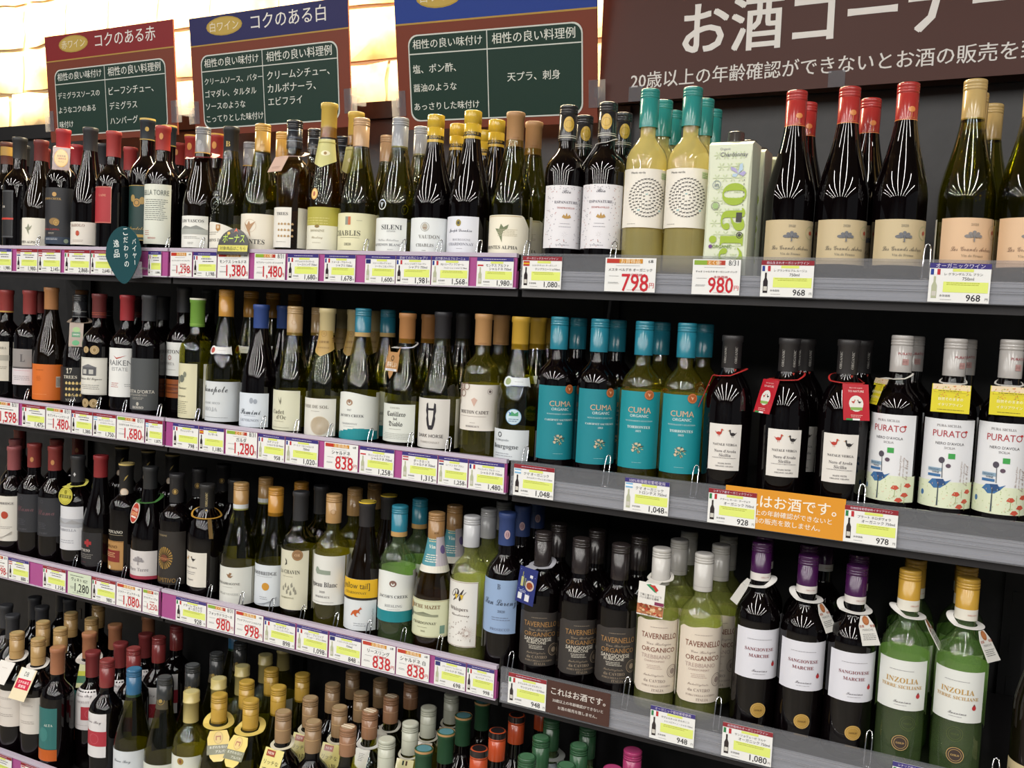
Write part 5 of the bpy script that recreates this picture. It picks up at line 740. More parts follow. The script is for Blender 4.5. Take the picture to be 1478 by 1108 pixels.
def price_card(wd, h, kind, price, names, flag, head):
    W = wd*1000; hw = W/2; it = []
    if kind in ('y', 'yr'):
        hc = '3c3478' if kind == 'y' else '8a2630'
        it += [('r', -hw, .87, hw, 1, hc)]
        it += [('t', head, 0, .935, W*.8, 'd8d0e0', 'n')] if head else [('d', 0, .935, W*.7, 1, 'c8c0d8', 3)]
        it += [('r', -W*.12, .79, W*.22, .86, 'd8e070')]+flagit(flag, -hw+W*.02, .70, W*.16, .15)
        b = 'b0b498' if 'ブラン' in ''.join(names) or 'シャルドネ' in ''.join(names) or 'トロンテス' in ''.join(names) else '2c2426'
        it += [('r', -hw+W*.05, .10, -hw+W*.14, .42, b), ('p', -hw+W*.095, .42, [(-W*.045, 0), (W*.045, 0), (W*.018, h*1000*.10), (W*.018, h*1000*.24), (-W*.018, h*1000*.24), (-W*.018, h*1000*.10)], b), ('r', -hw+W*.06, .16, -hw+W*.13, .28, 'c8c4bc')]
        for i, n in enumerate(names[:2]): it.append(('t', n, W*(.06 if i == 0 else .14), .725-.115*i, min(W*.62, sum(1 if ord(q) > 255 else .5 for q in n)*W*.075), '2e2e32', 'n'))
        if not names: it += [('d', W*.08, .74, W*.56, 1, '3a3a40', 4), ('d', W*.14, .64, W*.5, 1, '3a3a40', 4)]
        it += [('r', -W*.26, .26, hw-W*.03, .53, 'dbe678'), ('d', W*.08, .50, W*.62, 2, 'a0a43c', 2.4),
               ('t', '本体価格', -W*.22, .17, W*.18, '5a5a5c', 'n'), ('d', -W*.2, .07, W*.2, 1, '8a8a8c', 1.6), ('t', price, W*.24, .13, W*(.34 if ',' in price else .23), '1c1c20', 'b', 1.05), ('t', '円', hw-W*.045, .10, W*.045, '3a3a3c')]
    elif kind in ('r', 'k'):
        if kind == 'k': it += [('r', -hw+W*.03, .84, W*.02, .97, 'b83a2c'), ('r', -W*.22, .84, W*.24, .97, 'c98a30'), ('t', 'お買得品', W*.0, .905, W*.38, 'f0e0c0', 'b'), ('t', '6本', hw-W*.10, .905, W*.10, '2e2e32', 'b')]
        else: it += [('r', -hw+W*.03, .84, -W*.20, .97, '8aa83c'), ('r', -W*.20, .84, W*.05, .97, 'c88a40'), ('r', W*.05, .84, W*.18, .97, 'b04030'), ('t', 'とく値!', -W*.04, .905, W*.26, 'f4e8d0', 'b'), ('t', '8/31', hw-W*.15, .905, W*.2, '2e2e32', 'n', 1.2)]
        it += [('t', names[0], 0, .65, min(W*.86, len(names[0])*W*.11), '2e2e32', 'b')] if names else [('d', 0, .66, W*.8, 1, '3a3a40', 5)]
        it += [('d', -W*.05, .77, W*.5, 1, '8a8a8c', 1.6), ('d', -W*.30, .46, W*.24, 1, '7a7a7c', 1.8), ('d', -W*.32, .27, W*.22, 2, '6a6a6c', 1.8), ('t', '本体価格', W*.10, .50, W*.3, 'b03038', 'b', .8),
               ('t', price, W*.10, .27, W*(.62 if ',' in price else .52), 'c22c36', 'B', 1.25), ('t', '円', hw-W*.07, .20, W*.09, 'c22c36', 'b'), ('d', W*.12, .06, W*.34, 1, 'b05058', 1.4)]
    elif kind == 'g':
        it += [('d', -W*.1, .86, W*.6, 1, '3a3a40', 4), ('t', 'ヴェネト IGT', 0, .70, W*.7, '2e2e32'), ('t', price, W*.10, .32, W*.6, '2c2c30', 'b', 1.2), ('d', -W*.3, .35, W*.2, 3, '6a6a6c', 2), ('d', 0, .1, W*.6, 1, '6a6a6c', 2)]
    return plate(wd, h, 'e6e6e4' if kind != 'g' else 'ccd8c0', it, .0004)
KN = {'y': 'yellow-boxed price card with purple heading', 'yr': 'yellow-boxed price card with red heading', 'r': 'white price card with red price and green stripe', 'k': 'white price card with red price and orange stripe', 'g': 'pale green price card with black price'}
CARDS = {1: [(-2.0598, -1.9993, 'y', '1,980', [], 'xx', ''), (-1.9827, -1.9111, 'yr', '1,980', [], 'xx', ''), (-1.9096, -1.8362, 'yr', '2,145', [], 'us', ''), (-1.8241, -1.7432, 'yr', '2,868', [], 'it', ''), (-1.741, -1.6764, 'yr', '2,640', [], 'it', ''), (-1.6754, -1.6054, 'y', '2,480', [], 'xx', ''), (-1.5693, -1.5317, 'y', '1,898', [], 'it', ''),
  (-1.5061, -1.4462, 'k', '1,298', ['ロス ヴァスコス ソーヴィニヨンブラン'], '', ''), (-1.4433, -1.3803, 'y', '1,198', [], 'fr', ''), (-1.3783, -1.2968, 'k', '1,380', ['モンテス シャルドネ'], '', ''), (-1.2835, -1.2062, 'r', '1,480', ['セブンティーンツリーズ シャルドネ'], '', ''), (-1.2011, -1.1268, 'y', '1,680', ['ゲヴュルツトラミネール', 'リースリング 750ml'], 'fr', ''), (-1.1138, -1.0425, 'y', '1,678', ['ドメーヌ・アルベール', 'シャブリ 750ml'], 'fr', ''),
  (-1.0209, -.9545, 'y', '1,600', ['シレーニセレクション', 'ソーヴィニヨンブラン'], 'au', ''), (-.9535, -.8798, 'y', '1,981', ['メゾン ジョゼフ ドルーアン', 'シャブリ 750ml'], 'fr', '初めての方にシャブリ'), (-.8784, -.8026, 'y', '1,568', ['MJドルーアン ラフォーレ', 'ブルゴーニュ シャルドネ 750ml'], 'fr', '白で愛されるブルゴーニュ'), (-.7875, -.716, 'y', '1,980', ['モンテス アルファ', 'シャルドネ 750ml'], 'cl', ''),
  (-.700, -.6269, 'yr', '1,080', ['エスパナチュレ オーガニック', 'テンプラニーリョ750ml'], 'es', 'オーガニックスペインワイン'), (-.5511, -.4647, 'k', '798', ['メスタ ベルデホ オーガニック'], '', ''), (-.4064, -.3311, 'r', '980', ['チャオ シャルドネ オーガニック パック'], '', ''), (-.3009, -.2233, 'yr', '968', ['レ グランザルブル ルージュ', '750ml'], 'fr', '南仏生まれオーガニックワイン'), (-.0688, .0093, 'y', '968', ['レ グランザルブル ブラン', '750ml'], 'fr', 'オーガニックワイン')],
 2: [(-2.0591, -1.969, 'r', '1,598', [], '', ''), (-1.957, -1.8784, 'yr', '1,475', [], 'it', ''), (-1.8763, -1.7946, 'r', '1,480', ['セブンティーンツリーズ'], '', ''), (-1.7925, -1.7266, 'yr', '1,380', [], 'fr', ''), (-1.7245, -1.6542, 'yr', '1,750', ['カイケン エステート', 'カベルネソーヴィニヨン'], 'ar', ''), (-1.6521, -1.5697, 'r', '1,680', ['コスタドルタ アパッシメント'], '', ''), (-1.5667, -1.517, 'yr', '1,875', ['ボデガ ノートン'], 'ar', ''),
  (-1.4882, -1.4172, 'y', '798', ['ヴィニャマール'], 'fr', ''), (-1.4153, -1.3484, 'y', '1,180', ['モノポール'], 'es', ''), (-1.3437, -1.2622, 'r', '1,280', ['ガルダ'], '', ''), (-1.2603, -1.1938, 'y', '958', ['カデ ドック', 'シャルドネ 白 750ml'], 'fr', ''), (-1.1919, -1.1127, 'y', '1,020', ['クール ド ソル シャルドネ', '750ml'], 'fr', ''), (-1.0986, -1.0204, 'k', '838', ['シャルドネ'], '', ''), (-1.0172, -.9405, 'y', '1,258', ['カッシェロ ディアブロ', 'シャルドネ 750ml'], 'cl', ''),
  (-.924, -.8488, 'y', '1,315', ['ダークホース', 'シャルドネ 750ml'], 'us', ''), (-.8471, -.7867, 'y', '1,258', ['ムートン カデ ブラン', '750ml'], 'xx', ''), (-.785, -.7145, 'y', '1,480', ['ブルゴンディ ブルゴーニュ', 'シャルドネ 750ml'], 'fr', ''), (-.6974, -.6208, 'yr', '1,048', ['クマ オーガニック', 'カベルネソーヴィニヨン750ml'], 'ar', ''), (-.4967, -.4212, 'y', '1,048', ['クマ オーガニック', 'トロンテス 750ml'], 'ar', '100%有機栽培葡萄使用'), (-.3588, -.2838, 'yr', '928', ['ナターレ ネーロ・ダーヴォラ', 'オーガニック 750ml'], 'it', 'シチリア産オーガニックワイン'), (-.157, -.0833, 'yr', '978', ['プラート ネロダヴォラ', 'オーガニック 750ml'], 'it', '有機栽培葡萄使用イタリアワイン')],
 3: [(-2.0532, -1.9997, 'r', '998', [], '', ''), (-1.9975, -1.9262, 'y', '880', [], 'us', ''), (-1.879, -1.8031, 'yr', '1,158', [], 'it', ''), (-1.7963, -1.7207, 'g', '1,280', [], '', ''), (-1.7185, -1.6453, 'yr', '980', [], 'it', ''), (-1.6431, -1.567, 'k', '1,080', ['シャトー ピュアテール'], '', ''), (-1.564, -1.517, 'r', '1,250', ['プリミティーヴォ'], '', ''), (-1.4677, -1.3829, 'y', '928', ['ナターレ ヴェルガ', 'オーガニック'], 'it', ''), (-1.381, -1.3076, 'r', '980', ['フォッサドラゴーネ'], '', ''), (-1.3057, -1.233, 'k', '998', ['ウッドブリッジ シャルドネ'], '', ''),
  (-1.2312, -1.1532, 'y', '898', ['ラ シャヴァン', 'ソーヴィニヨンブラン 750ml'], 'fr', ''), (-1.1498, -1.0745, 'y', '1,098', ['バロン・フィリップ', 'アニョー・ブラン 750ml'], 'fr', ''), (-1.0715, -.9975, 'y', '848', ['イエローテイル シャルドネ', '750ml'], 'au', ''), (-.996, -.9204, 'k', '838', ['リースリング'], '', ''), (-.9186, -.8473, 'k', '838', ['シャルドネ 白'], '', ''), (-.8369, -.772, 'y', '698', ['メディルワイン ウィスパーズ', 'シャルドネ 750ml'], 'au', ''), (-.7703, -.7150, 'y', '998', ['ファレスコ サンロレンツォ', 'モンブリデ・ビアンコ'], 'it', ''),
  (-.687, -.6157, 'yr', '948', ['タヴェルネッロ オルガニコ', 'サンジョヴェーゼ750ml'], 'it', ''), (-.4311, -.3567, 'y', '948', ['タヴェルネッロ オルガニコ', 'トレッビアーノ・シャル 750ml'], 'it', 'オーガニック栽培葡萄使用'), (-.3136, -.2357, 'yr', '1,080', ['サンジョヴェーゼ マルケ', 'オーガニック 750ml'], 'it', '自然栽培のオーガニックワイン'), (-.0628, .0032, 'y', '1,080', ['インゾリア', 'オーガニック 750ml'], 'it', 'シチリア産オーガニックワイン')],
 4: [(-1.93, -1.855, 'yr', '498', [], 'xx', ''), (-1.825, -1.745, 'yr', '548', [], 'xx', '')]}
for t in CARDS:
    yf = (-.0062 if t < 4 else -.0962); fr = [(x, n) for tt, x, n, k, y, H in COLS_NICK if tt == t and y < .07]
    for x0, x1, kind, price, names, flag, head in CARDS[t]:
        right = x0 > -.703; wd = x1-x0-.001; h = .0505 if not right else .054
        if right: wd = max(wd, .072)
        m = price_card(wd, h, kind, price, names, flag, head)
        o = m.build('price_card', 'gloss', None, ((x0+x1)/2, yf-.0008*(1 if (t, price) in ((2, '928'),) else 0), RAILTOP[t]-.0590+(.0 if right else .0005)))
        o.rotation_euler = (0, random.uniform(-.006, .006), 0)
        nk = min(fr, key=lambda q: abs(q[0]-(x0+x1)/2))[1]
        tag(o, ' '.join(f"{KN[kind]} {price} {'half hidden by the egg-shaped talker' if price == '2,480' else 'under '+nk}".split()[:14]), 'price card', 'price cards in the shelf rails')
# ---------------------------------------------------------------- hanging boards above the top shelf
def board(x, z, wd, h, lean, yaw, hc, pill, title, heads, left, rightt, bt, hb, label):
    root = empty('menu_board', (x+math.cos(yaw)*wd/2, .38+math.sin(yaw)*wd/2, z), (lean, 0, yaw)); W = wd*1000; hh = h*1000
    u = lambda f: -W/2+W*f
    it = [('r', -W/2, hb, W/2, 1, hc), ('r', -W/2, hb-.012, W/2, hb, 'b8944c'), ('e', u(.235), (1+hb)/2+.02, W*.12, hh*.078, 'b89c48'), ('e', u(.235), (1+hb)/2+.02, W*.112, hh*.068, 'c8ac58'), ('t', pill, u(.235), (1+hb)/2+.02, W*.19, 'f0e8d0', 's'), ('t', title, u(.64), (1+hb)/2+.02, W*.46, 'f0eeea', 'b')]
    m = plate(wd, h, '7c3e2e', it, .004); m.build('board', 'satin', root)
    bw = W*.87; bh = bt-.055; ol = rrect(bw/1000, bh*h, .022)
    m = MB(); n = len(ol); q = lambda s, y: [(a*s[0], y, (b-bh*h/2)*s[1]+bh*h/2+.055*h) for a, b in ol]
    m.add(q((1, 1), -.0011), [tuple(range(n))], 'd8dcd6'); m.add(q((1-6/bw, 1-6/(bh*hh)), -.0014), [tuple(range(n))], '243c34')
    vm = .055+bh*.78
    it = [('r', -bw/2+2, vm-.004, bw/2-2, vm+.004, 'd8dcd6'), ('r', u(.475)-1.1, .06, u(.475)+1.1, bt-.005, 'd8dcd6'), ('t', heads[0], u(.27), (vm+bt)/2, W*.36, 'e6e9e2', 'b'), ('t', heads[1], u(.70), (vm+bt)/2, W*.40, 'e6e9e2', 'b')]
    pt = (vm-.055)/(max(len(left), 3)+.6)
    cw = W*.038
    for i, s in enumerate(left):
        ww = min(len(s)*cw, W*.385); it.append(('t', s, u(.085)+ww/2, vm-pt*(i+.8), ww, 'e6e9e2', 'b'))
    for i, s in enumerate(rightt):
        ww = min(len(s)*cw*1.12, W*.42); it.append(('t', s, u(.50)+ww/2 if len(rightt) > 1 else u(.70), vm-pt*(i+.8)-(.0 if len(rightt) > 1 else pt*.7), ww, 'e6e9e2', 'b'))
    m.prints(it, h, lambda a, b, L: (a, -.0015-.00008*L, b)); m.build('chalk_panel', 'satin', root)
    for sx in (-1, 1):
        m = MB(); m.box(sx*wd/2-.018, -.0022, .03, sx*wd/2+.018, -.0012, .085); m.box(sx*wd/2-.006, -.001, .05, sx*wd/2+.006, .05, .07); m.build('clip', 'clear', root)
    tag(root, label, 'sign', 'menu boards above the top shelf')
HD = ('相性の良い味付け', '相性の良い料理例')
board(-2.37, .427, .491, .283, .09, -.025, '8a282c', '赤ワイン', 'コクのある赤', HD, ['デミグラスソースの', 'ようなコクのある', '味付け'], ['ビーフシチュー、', 'デミグラス', 'ハンバーグ'], .68, .77, 'green chalkboard-style menu sign with a red heading')
board(-1.829, .423, .494, .285, .113, -.027, '2c2c60', '白ワイン', 'コクのある白', HD, ['クリームソース、バター', 'ゴマダレ、タルタル', 'ソースのような', 'こってりとした味付け'], ['クリームシチュー、', 'カルボナーラ、', 'エビフライ'], .68, .77, 'green chalkboard-style menu sign with a dark navy heading')
board(-1.21, .412, .469, .314, .179, .05, '2a4496', '白ワイン', 'すっきりとした白', HD, ['塩、ポン酢、', '醤油のような', 'あっさりした味付け'], ['天プラ、刺身'], .64, .72, 'green chalkboard-style menu sign with a bright blue heading, listing tempura and sashimi')
bn = empty('banner', (-.241, .405, .456), (0, -.0116, 0))
m = plate(1.0, .34, '4a2820', [('t', 'お酒コーナー', -28, .385, 600, 'e8e4e0', 'H', 1.06), ('t', '20歳以上の年齢確認ができないとお酒の販売を致しません。', 8, .122, 880, 'e0dcd8', 'b', 1.05)], .003); m.build('sheet', 'satin', bn)
for a in (-.42, -.03, .36): m = MB(); m.box(a-.015, -.0022, .0, a+.015, -.0012, .03); m.build('tape', 'clear', bn)
tag(bn, 'long dark brown banner with large white Japanese lettering hung over the near bay', 'banner')
for (x0, x1, t, col, nm, lb) in ((-.6145, -.5002, 3, '432620', 'd8d2cc', 'small brown notice with white lettering fixed in the third shelf rail'), (-.3327, -.1560, 2, 'd8922c', 'f0e8d8', 'orange notice with white lettering partly behind a price card')):
    wd = x1-x0; W = wd*1000
    o = plate(wd, .0565 if t == 3 else .062, col, [('t', 'これはお酒です。', 0, .70, W*.86, nm, 'B', 1.0), ('t', '20歳以上の年齢確認ができないと', 0, .42, W*.80, nm, 'b'), ('t', 'お酒の販売を致しません。', 0, .22, W*.62, nm, 'b')], .0003).build('notice', 'gloss', None, ((x0+x1)/2, -.0057, RAILTOP[t]-.0595))
    tag(o, lb, 'notice')
def vtext(s, u, v, sz, h, col, font='b'):
    o = []
    for i, ch in enumerate(s):
        vv = v-i*sz*1.12/h
        if ch == 'ー': o.append(('r', u-sz*.05, vv-sz*.36/h, u+sz*.05, vv+sz*.36/h, col))
        else: o.append(('t', ch, u, vv, sz*(.85 if ch != 'り' else .5), col, font))
    return o
egg = [(.052*math.cos(a)*(1-.18*math.sin(a)*-1 if math.sin(a) < 0 else 1)*(1 if math.sin(a) > 0 else 1-.28*math.sin(-a)), .062+.060*math.sin(a)) for a in [i*6.2832/36 for i in range(36)]]
root = empty('shelf_talker', (-1.612, -.028, .030), (0, math.radians(-5), 0))
m = plate(.104, .122, '1d464c', vtext('バイヤー', 33, .72, 13, 122, 'e4ecea')+vtext('こだわりの', 9, .90, 15, 122, 'e4ecea')+vtext('逸品', -19, .72, 19, 122, 'e4ecea'), .001, egg); m.build('card', 'gloss', root)
m = MB(); m.box(.020, .001, .012, .050, .0022, .045); m.box(.03, .0022, .03, .045, .022, .034); m.build('clip', 'clear', root)
tag(root, 'teal egg-shaped shelf talker with white vertical Japanese lettering', 'sign')
root = empty('shelf_talker', (-1.335, -.0125, .098), (-.12, 0, 0))
disc = ell(.040, .040, 0, .012, 30, 0, 180)
m = plate(.08, .052, '1e1c1a', [('t', 'ボーナス', 0, .62, 56, 'b8d84a', 'B', 1.3), ('p', 4, .86, [(-5, 0), (0, 9), (5, 0), (0, 3)], 'e05a2c'), ('e', -14, .82, 4, 3, 'd8b030'), ('r', -38, .12, 38, .36, 'd0c850'), ('t', '対象商品はこちら', 0, .24, 66, '3a3420', 'b')], .001, [(.040, .0)]+disc+[(-.040, .0)]); m.build('card', 'gloss', root)
tag(root, 'black half-round shelf talker with bright green lettering and an orange star', 'sign')
# ---------------------------------------------------------------- neck tags
def neck_tag(key, i, drop, th, wd, ln, tilt, col, items, label, collar=(.024, None), outline=None, back=None):
    x, y, H, t, n = colpos(key, i)
    if back: x, y = back
    z = SURF[t]+H-drop/1000; root = empty('neck_tag', (x, y, z), (0, 0, th))
    rc, cc = collar; m = MB(); pf = profile(SH[key], H); l_ = ln/1000; ri = max(.0163, rad_at(pf, H-drop/1000-.006)+.0012); rc = ri+max(.0025, rc-.0163)
    D0 = max([rc-.002]+[rad_at(pf, H-drop/1000-.003-l_*s/8*math.cos(tilt))+.003-l_*s/8*math.sin(tilt) for s in range(9)]) if ln > 0 else rc
    n2 = 26; vs = []
    for k in range(n2):
        a = 6.2832*k/n2; c, s = math.cos(a), math.sin(a)
        for r, dz in ((ri, 0), (rc, -.0006), (rc, -.0014), (ri, -.0008)): vs.append((r*c, r*s, dz+(.010*s*rc/.024 if s > 0 else .002*s)*1.0))
    m.add(vs, [(k*4+q, ((k+1) % n2)*4+q, ((k+1) % n2)*4+(q+1) % 4, k*4+(q+1) % 4) for k in range(n2) for q in range(4)], cc or col, False); m.build('collar', 'paper', root)
    l = ln/1000; top = Vector((0, -D0, -.003)); d = Vector((0, -math.sin(tilt), -math.cos(tilt)))
    if D0 > rc:                                                       # the fold that carries the card out over the shoulder
        fw = min(wd/2000, .012); m2 = MB(); m2.add([(-fw, -rc+.003, -.0012), (fw, -rc+.003, -.0012), (fw, -D0, -.003), (-fw, -D0, -.003), (-fw, -rc+.003, -.0018), (fw, -rc+.003, -.0018), (fw, -D0, -.0036), (-fw, -D0, -.0036)], [(0, 3, 2, 1), (4, 5, 6, 7), (0, 1, 5, 4), (2, 3, 7, 6), (1, 2, 6, 5), (3, 0, 4, 7)], cc or col); m2.build('fold', 'paper', root)
    if ln > 0:
        m = plate(wd/1000, l, col, items, .0006, outline); p_ = top+d*l
        m.build('card', 'gloss', root, p_, (-tilt, 0, 0))
    tag(root, label, 'tag', 'paper tags on bottle necks')
    return root
neck_tag('dark_barrel', 0, 40, .75, 36, 52, .15, '8c6e66', [('e', 0, .52, 15, 21, 'c8923a'), ('e', 0, .52, 13.5, 19, 'dcb45c'), ('t', '金賞受賞', 0, .62, 18, '6a3a24', 'b'), ('t', '二重樽熟成', 0, .50, 20, 'a03a24', 'b'), ('t', 'ワイン', 0, .36, 12, '6a3a24')], 'rosy-brown neck tag with a gold oval on the black barrel-label bottle', (.022, 'b8302c'))
neck_tag('vascos', 0, 62, 0, 24, 8, .9, '8a2230', [], 'dark red ribbon collar round the grey-capped bottle with mountain label', (.032, '9a2634'))
neck_tag('trees_navy', 0, 70, -.25, 44, 36, .5, 'd4b6a8', [('d', 0, .3, 30, 2, 'a88c80', 3)], 'pale pink folded neck tag on the navy-capped bottle', (.026, 'd4b6a8'))
neck_tag('espanature', 1, 66, -1.15, 14, 42, .55, 'b5b2ae', [], 'plain grey-white loop tag on the bottle beside the teal caps', (.019, 'c8c4c0'))
neck_tag('seventeen', 0, 62, .65, 30, 54, .15, '9a8878', [('e', 0, .72, 8, 6, '8ab06a'), ('r', -9, .40, 9, .62, '2f7a48'), ('t', 'GREEN', 0, .51, 14, 'dfe6d8', 'b'), ('e', 0, .16, 8, 6, '3f9a5c')], 'kraft neck tag with green stamps on the gold-trees label bottle', (.024, '9a8878'))
devil = [(a/1000, b/1000) for a, b in ((0, 0), (7, 8), (8, 14), (22, 14), (22, 40), (19, 44), (21, 62), (13, 50), (-13, 50), (-21, 62), (-19, 44), (-22, 40), (-22, 14), (-8, 14), (-7, 8))]
def fan(pts): return pts
neck_tag('casillero', 0, 62, -.45, 44, 58, .15, 'b98c5c', [('o', 0, .66, 5, 1.6, '3a2c20'), ('t', '美味しい', 0, .46, 34, 'f0e4d0', 'B', 1.3), ('r', -20, .25, 20, .32, 'e0e0e4'), ('d', 0, .285, 30, 1, '5a5a6c', 2.4)], 'copper devil-shaped neck tag with white Japanese lettering', (.019, 'c8c4bc'), devil)
NAT = [('t', 'TO NATURE', 0, .80, 24, 'f0dcd8', 'b'), ('t', 'Back with organic', 0, .89, 20, 'e8c8c4', 'i'), ('e', 0, .46, 11, 12, 'e6e2dc'), *duck(-4.5, .50, .5, 'b5382c', 1), *duck(5, .50, .5, '2a2628', -1), ('r', -9, .28, 9, .36, '8ab05c'), ('d', 0, .14, 20, 2, 'e8c0bc', 2.4), ('r', -16, .0, -6, .05, '3c8a4a'), ('r', -6, 0, 5, .05, 'e8e8e8')]
for i, (th, tl) in enumerate(((-1.35, .35), (-.75, .28), (.55, .22))):
    neck_tag('natale', i, 62, th, 40, 54, tl, 'b8202e', NAT, ['red neck tag turned edge-on at the duck-label bottle beside the teal labels', 'red neck tag of two ducks on the middle duck-label bottle', 'red neck tag of two ducks beside the bird-label bottles'][i], (.018, 'b8302e'))
YEL = [('r', -24, .80, 24, 1, 'dcc8a8'), *flora(-22, 22, 40, 3, ['b8402c', 'c8b030', '7a9a3c', 'c8703c'], 46, .55, .97), ('r', -21, .72, 20, .80, 'd8cc30'), ('d', 0, .765, 34, 1, '5a4a20', 3), ('t', '自然そのままの', 0, .48, 32, 'f4f0c8', 'B'), ('t', 'イタリアワイン', 0, .28, 32, 'f4f0c8', 'B'), ('d', 0, .10, 36, 1, '7a7020', 2.6)]
for i, (th, tl, w_) in enumerate(((-1.1, .3, 26), (-.02, .10, 50), (.05, .10, 50))):
    neck_tag('purato', i, 62, th, w_, 40, tl, 'd3c62c', YEL, ['yellow neck tag turned aside behind the first bird-label bottle', 'yellow neck tag with fruit print on the middle bird-label bottle', 'yellow neck tag with fruit print on the bird-label bottle at the row\'s end'][i], (.018, 'd8d4cc'))
neck_tag('landscape', 0, 66, .10, 40, 40, .12, 'c2ba50', [('o', 0, .5, 18, .8, '7a7424'), ('r', -16, .38, 16, .56, '4a4820'), ('t', '金賞受賞', 0, .47, 26, 'd8d070', 'b'), ('e', 0, .72, 4, 5, '8a8430'), ('o', 0, .5, 14, .5, '8a8430')], 'round yellow-gold medal tag hanging over the grey hills label', (.023, 'cfc860'), ell(.020, .020, 0, .020))
neck_tag('terre', 0, 74, -.35, 40, 46, .25, 'd8cfc0', [('e', 0, .5, 17.5, 21, 'b83a26'), ('t', '10年連続', 0, .66, 24, 'f0e4d8', 'B', 1.2), ('t', '金賞受賞', 0, .46, 28, 'f0c890', 'B', 1.2), ('r', -12, .26, 12, .34, 'e8dcd0')], 'oval red tag with white rim on a green ribbon by the pale tree label', (.024, '3c6a34'), ell(.020, .0235, 0, .0235))
neck_tag('natale_s', 0, 66, .95, 8, 44, .55, '6a5430', [], 'gold neck ring with narrow strip on the gold-ringed duck label bottle', (.020, 'b88c38'))
neck_tag('taver_dark', 0, 58, -.40, 46, 62, .15, '2c3470', [('e', 8, .52, 11, 9, 'c8b8a8'), ('e', 8, .52, 8, 6, '8a4428'), ('r', -15, .46, -9, .72, 'b8b878'), ('r', -13, .72, -11, .86, '8a8c5c'), ('r', -7, .48, -2, .70, '6a6c50'), ('r', 6, .74, 13, .82, 'd8d8dc'), ('r', 0, .08, 11, .26, 'd8d8dc'), ('r', -18, .10, -8, .27, 'd8d8dc'), *[('e', random.uniform(-20, 20), random.uniform(.05, .95), .7, .7, '8a9ad0') for _ in range(26)], ('d', -6, .34, 20, 2, 'c8cce0', 2.4)], 'blue leaflet with bottle and dish pictures hung on a black ribbed-cap bottle', (.024, 'a8a8b0'))
neck_tag('taver_cream', 0, 50, -.10, 46, 54, .08, 'dddad4', [('r', -23, .04, 23, .34, 'a86a48'), *[('e', random.uniform(-20, 20), random.uniform(.06, .32), 2.6, 2, random.choice(['c89060', '8a3c28', 'd8b890', '7a5c3c', 'b04830'])) for _ in range(40)], ('r', 7, .36, 23, .46, '7c3050'), ('t', '丁寧に育てたぶどう', -1, .62, 38, '3a383a'), ('t', 'パッと抜ける風味', -3, .54, 34, '3a383a'), ('p', 0, .84, [(-10, 5), (-2, 7), (4, 0), (10, -6), (5, -5), (-4, 1)], '2f8a5c'), ('p', 3, .86, [(-8, 4), (2, 5), (9, -2), (5, -6), (0, 0)], 'b83a34'), ('t', 'ヴィーノビオロジコ', 0, .015, 30, '5a585a')], 'white picture tag of pizza and Italy hung on a cream-label bottle', (.022, 'd8d4cc'))
SGT = [('e', 0, .80, 5.5, 7, 'b5744a'), ('o', 0, .80, 5.5, .7, '8a5430'), ('t', '金賞', -9, .62, 8, 'a85438', 'b'), ('t', '受賞', 9, .62, 8, 'a85438', 'b'), ('t', 'MARCHE', 0, .50, 18, '8a8a88'), ('d', 0, .36, 24, 4, '6a6a68', 2.6)]
shp = [(a/1000, b/1000) for a, b in ((-15, 0), (15, 0), (13, 30), (6, 44), (-6, 44), (-13, 30))]
for i, th in enumerate((-1.0, 1.15, .70)):
    neck_tag('sangio', i, 66, th, 30, 46 if i else 34, .55, 'd8d6d0', SGT if i else [], ['white collar tag with its blank back showing, beside the cream labels', 'white collar tag turned sideways on the middle violet-capped bottle', 'white collar tag with copper medallion on a violet-capped bottle'][i], (.026, 'dcdad6'), shp)
for i, th in enumerate((1.5, 1.0)):
    neck_tag('inzolia', i, 66, th, 30, 46, .55, 'd8d6d0', SGT, ['white collar on the amber-capped green bottle beside the violet caps', 'white collar with narrow card on the amber-capped green bottle at the end'][i], (.026, 'dcdad6'), shp)
neck_tag('gold_db', 0, 58, .05, 46, 50, .62, 'd8d4ce', [('d', 0, .7, 18, 1, 'b8a8a0', 3)], 'blank white neck tag on the gold-capped bottle at the row\'s end', (.024, 'dcd8d2'))
neck_tag('gold_db', 1, 60, .05, 48, 68, .52, 'ddd0b0', [('r', -20, .34, 20, .66, 'c42a44'), ('r', -20, .66, 20, 1, 'dcdcd4'), ('t', 'DB', 0, .82, 13, '4a4a4c', 'n', 1.3), ('t', 'コクのある', 0, .56, 32, 'f4e4e4', 'B'), ('t', '果実味', 0, .43, 22, 'f4e4e4', 'B')], 'white, red and cream neck tag lettered on a gold-capped bottle', (.024, 'dcd8d2'))
tb = [(bx, by) for t_, k_, _, x_, y_, H_, L_, b_ in COLS if k_ == 'teal_orange' for kk, bx, by in b_]
neck_tag('teal_orange', 0, 62, .5, 20, 52, .45, 'd8d8a8', [('r', -10, .2, 10, .5, '4a7a5c'), ('r', -10, .5, 10, .7, 'c8c84c')], 'narrow green and yellow tag behind the teal and orange label bottle', (.029, 'd8d4cc'), None, tb[0])
ALP = [('r', -21, .22, 21, .52, '6a6a4c'), ('t', 'まぎれもない', 0, .45, 32, 'dcdcc8', 'b'), ('t', 'アルパカ', 6, .31, 22, 'dcdcc8', 'b'), ('e', 0, .74, 9, 12, 'b89c50'), ('e', 0, .74, 7.5, 10.5, 'd0b468'), ('r', -5, .66, 5, .80, '9a5a34'), ('r', -3, .66, 3, .76, 'd0b468')]
drop_ = [(a/1000, b/1000) for a, b in ((-8, 0), (8, 0), (15, 8), (19, 24), (21, 44), (16, 58), (-16, 58), (-21, 44), (-19, 24), (-15, 8))]
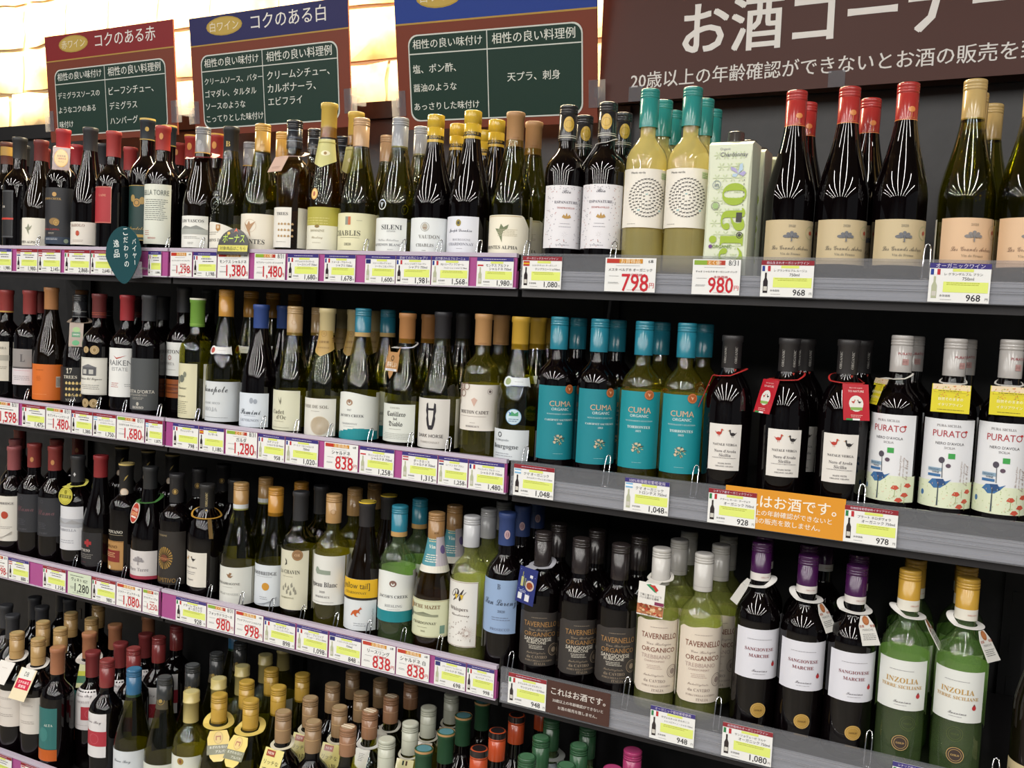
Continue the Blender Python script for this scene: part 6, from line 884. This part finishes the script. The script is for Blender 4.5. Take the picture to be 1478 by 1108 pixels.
for i in (0, 1): neck_tag('yellow_alpaca', i, 58, (.75, .1)[i], 42, 60, .62, 'd6bc5c', ALP, ['yellow paper collar with olive ribbon turned toward its neighbour', 'yellow paper collar with olive ribbon lettered in white, facing out'][i], (.028, 'd8c068'), drop_)
RIC = [('r', -16, .78, 4, .95, '96422a'), ('t', 'NEW', -6, .865, 15, 'ecd8c8', 's'), ('t', 'リッチな', 0, .62, 34, '3a3424', 'n'), ('t', '濃い旨', 0, .38, 34, '3a3424', 'B'), ('d', 0, .2, 30, 2, '8a8050', 3)]
rb = [(bx, by) for t_, k_, _, x_, y_, H_, L_, b_ in COLS if k_ == 'rich_tan' for kk, bx, by in b_]
neck_tag('rich_tan', 0, 64, .0, 44, 66, .45, 'd6ca80', RIC, 'cream-yellow tag with a red patch on the tan-capped bottle beside the yellow caps', (.023, 'd8d0b8'))
neck_tag('rich_tan', 0, 64, .1, 44, 66, .45, 'd6ca80', RIC, 'cream-yellow tag on the tan-capped bottle one row further back', (.023, 'd8d0b8'), None, rb[0])
neck_tag('rich_tan', 1, 64, .1, 44, 66, .45, 'd6ca80', RIC, 'cream-yellow tag behind the tan-capped bottle by the striped caps', (.023, 'd8d0b8'), None, rb[3])
tsb = [(bx, by) for t_, k_, _, x_, y_, H_, L_, b_ in COLS if k_ == 'tan_stripe' for kk, bx, by in b_]
neck_tag('tan_stripe', 0, 64, .1, 30, 46, .5, 'd0cec4', [('d', 0, .8, 12, 5, '7a7a74', 3)], 'white neck tag on the second striped copper cap bottle', (.024, 'd8d6d0'), None, tsb[0])
neck_tag('tan_stripe', 0, 64, -.3, 32, 40, .5, 'bcb8ac', [], 'blank grey-white neck tag on the third striped copper cap bottle', (.022, 'c0bcb0'), None, tsb[1])
ITF = [('r', -5, .78, -1.7, .94, '2c3a34'), ('r', 1.7, .78, 5, .94, '4a2c28'), ('d', 0, .55, 26, 1, '6a6a60', 3), ('e', 0, .32, 6, 8, '7a3c34')]
wb_ = [(bx, by) for t_, k_, _, x_, y_, H_, L_, b_ in COLS if k_ == 'white_cap' for kk, bx, by in b_]
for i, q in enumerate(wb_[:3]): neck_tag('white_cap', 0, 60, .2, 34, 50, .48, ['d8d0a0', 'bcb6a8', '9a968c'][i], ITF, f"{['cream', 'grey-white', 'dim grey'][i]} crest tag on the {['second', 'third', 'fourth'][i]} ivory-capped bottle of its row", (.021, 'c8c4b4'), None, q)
gb = [(bx, by) for t_, k_, _, x_, y_, H_, L_, b_ in COLS if k_ == 'green_cap_r' for kk, bx, by in b_]
for i, q in enumerate(gb[:3]): neck_tag('green_cap_r', 0, 66, (.9, 1.2, -.8)[i], 18, 30, .6, 'a8aca8', [], ['grey paper loop behind the dull green cap beside the orange caps', 'grey paper loop deep behind the dull green caps', 'grey paper loop behind the dull green cap by the magenta cap'][i], (.028, 'a8aca8'), None, q)
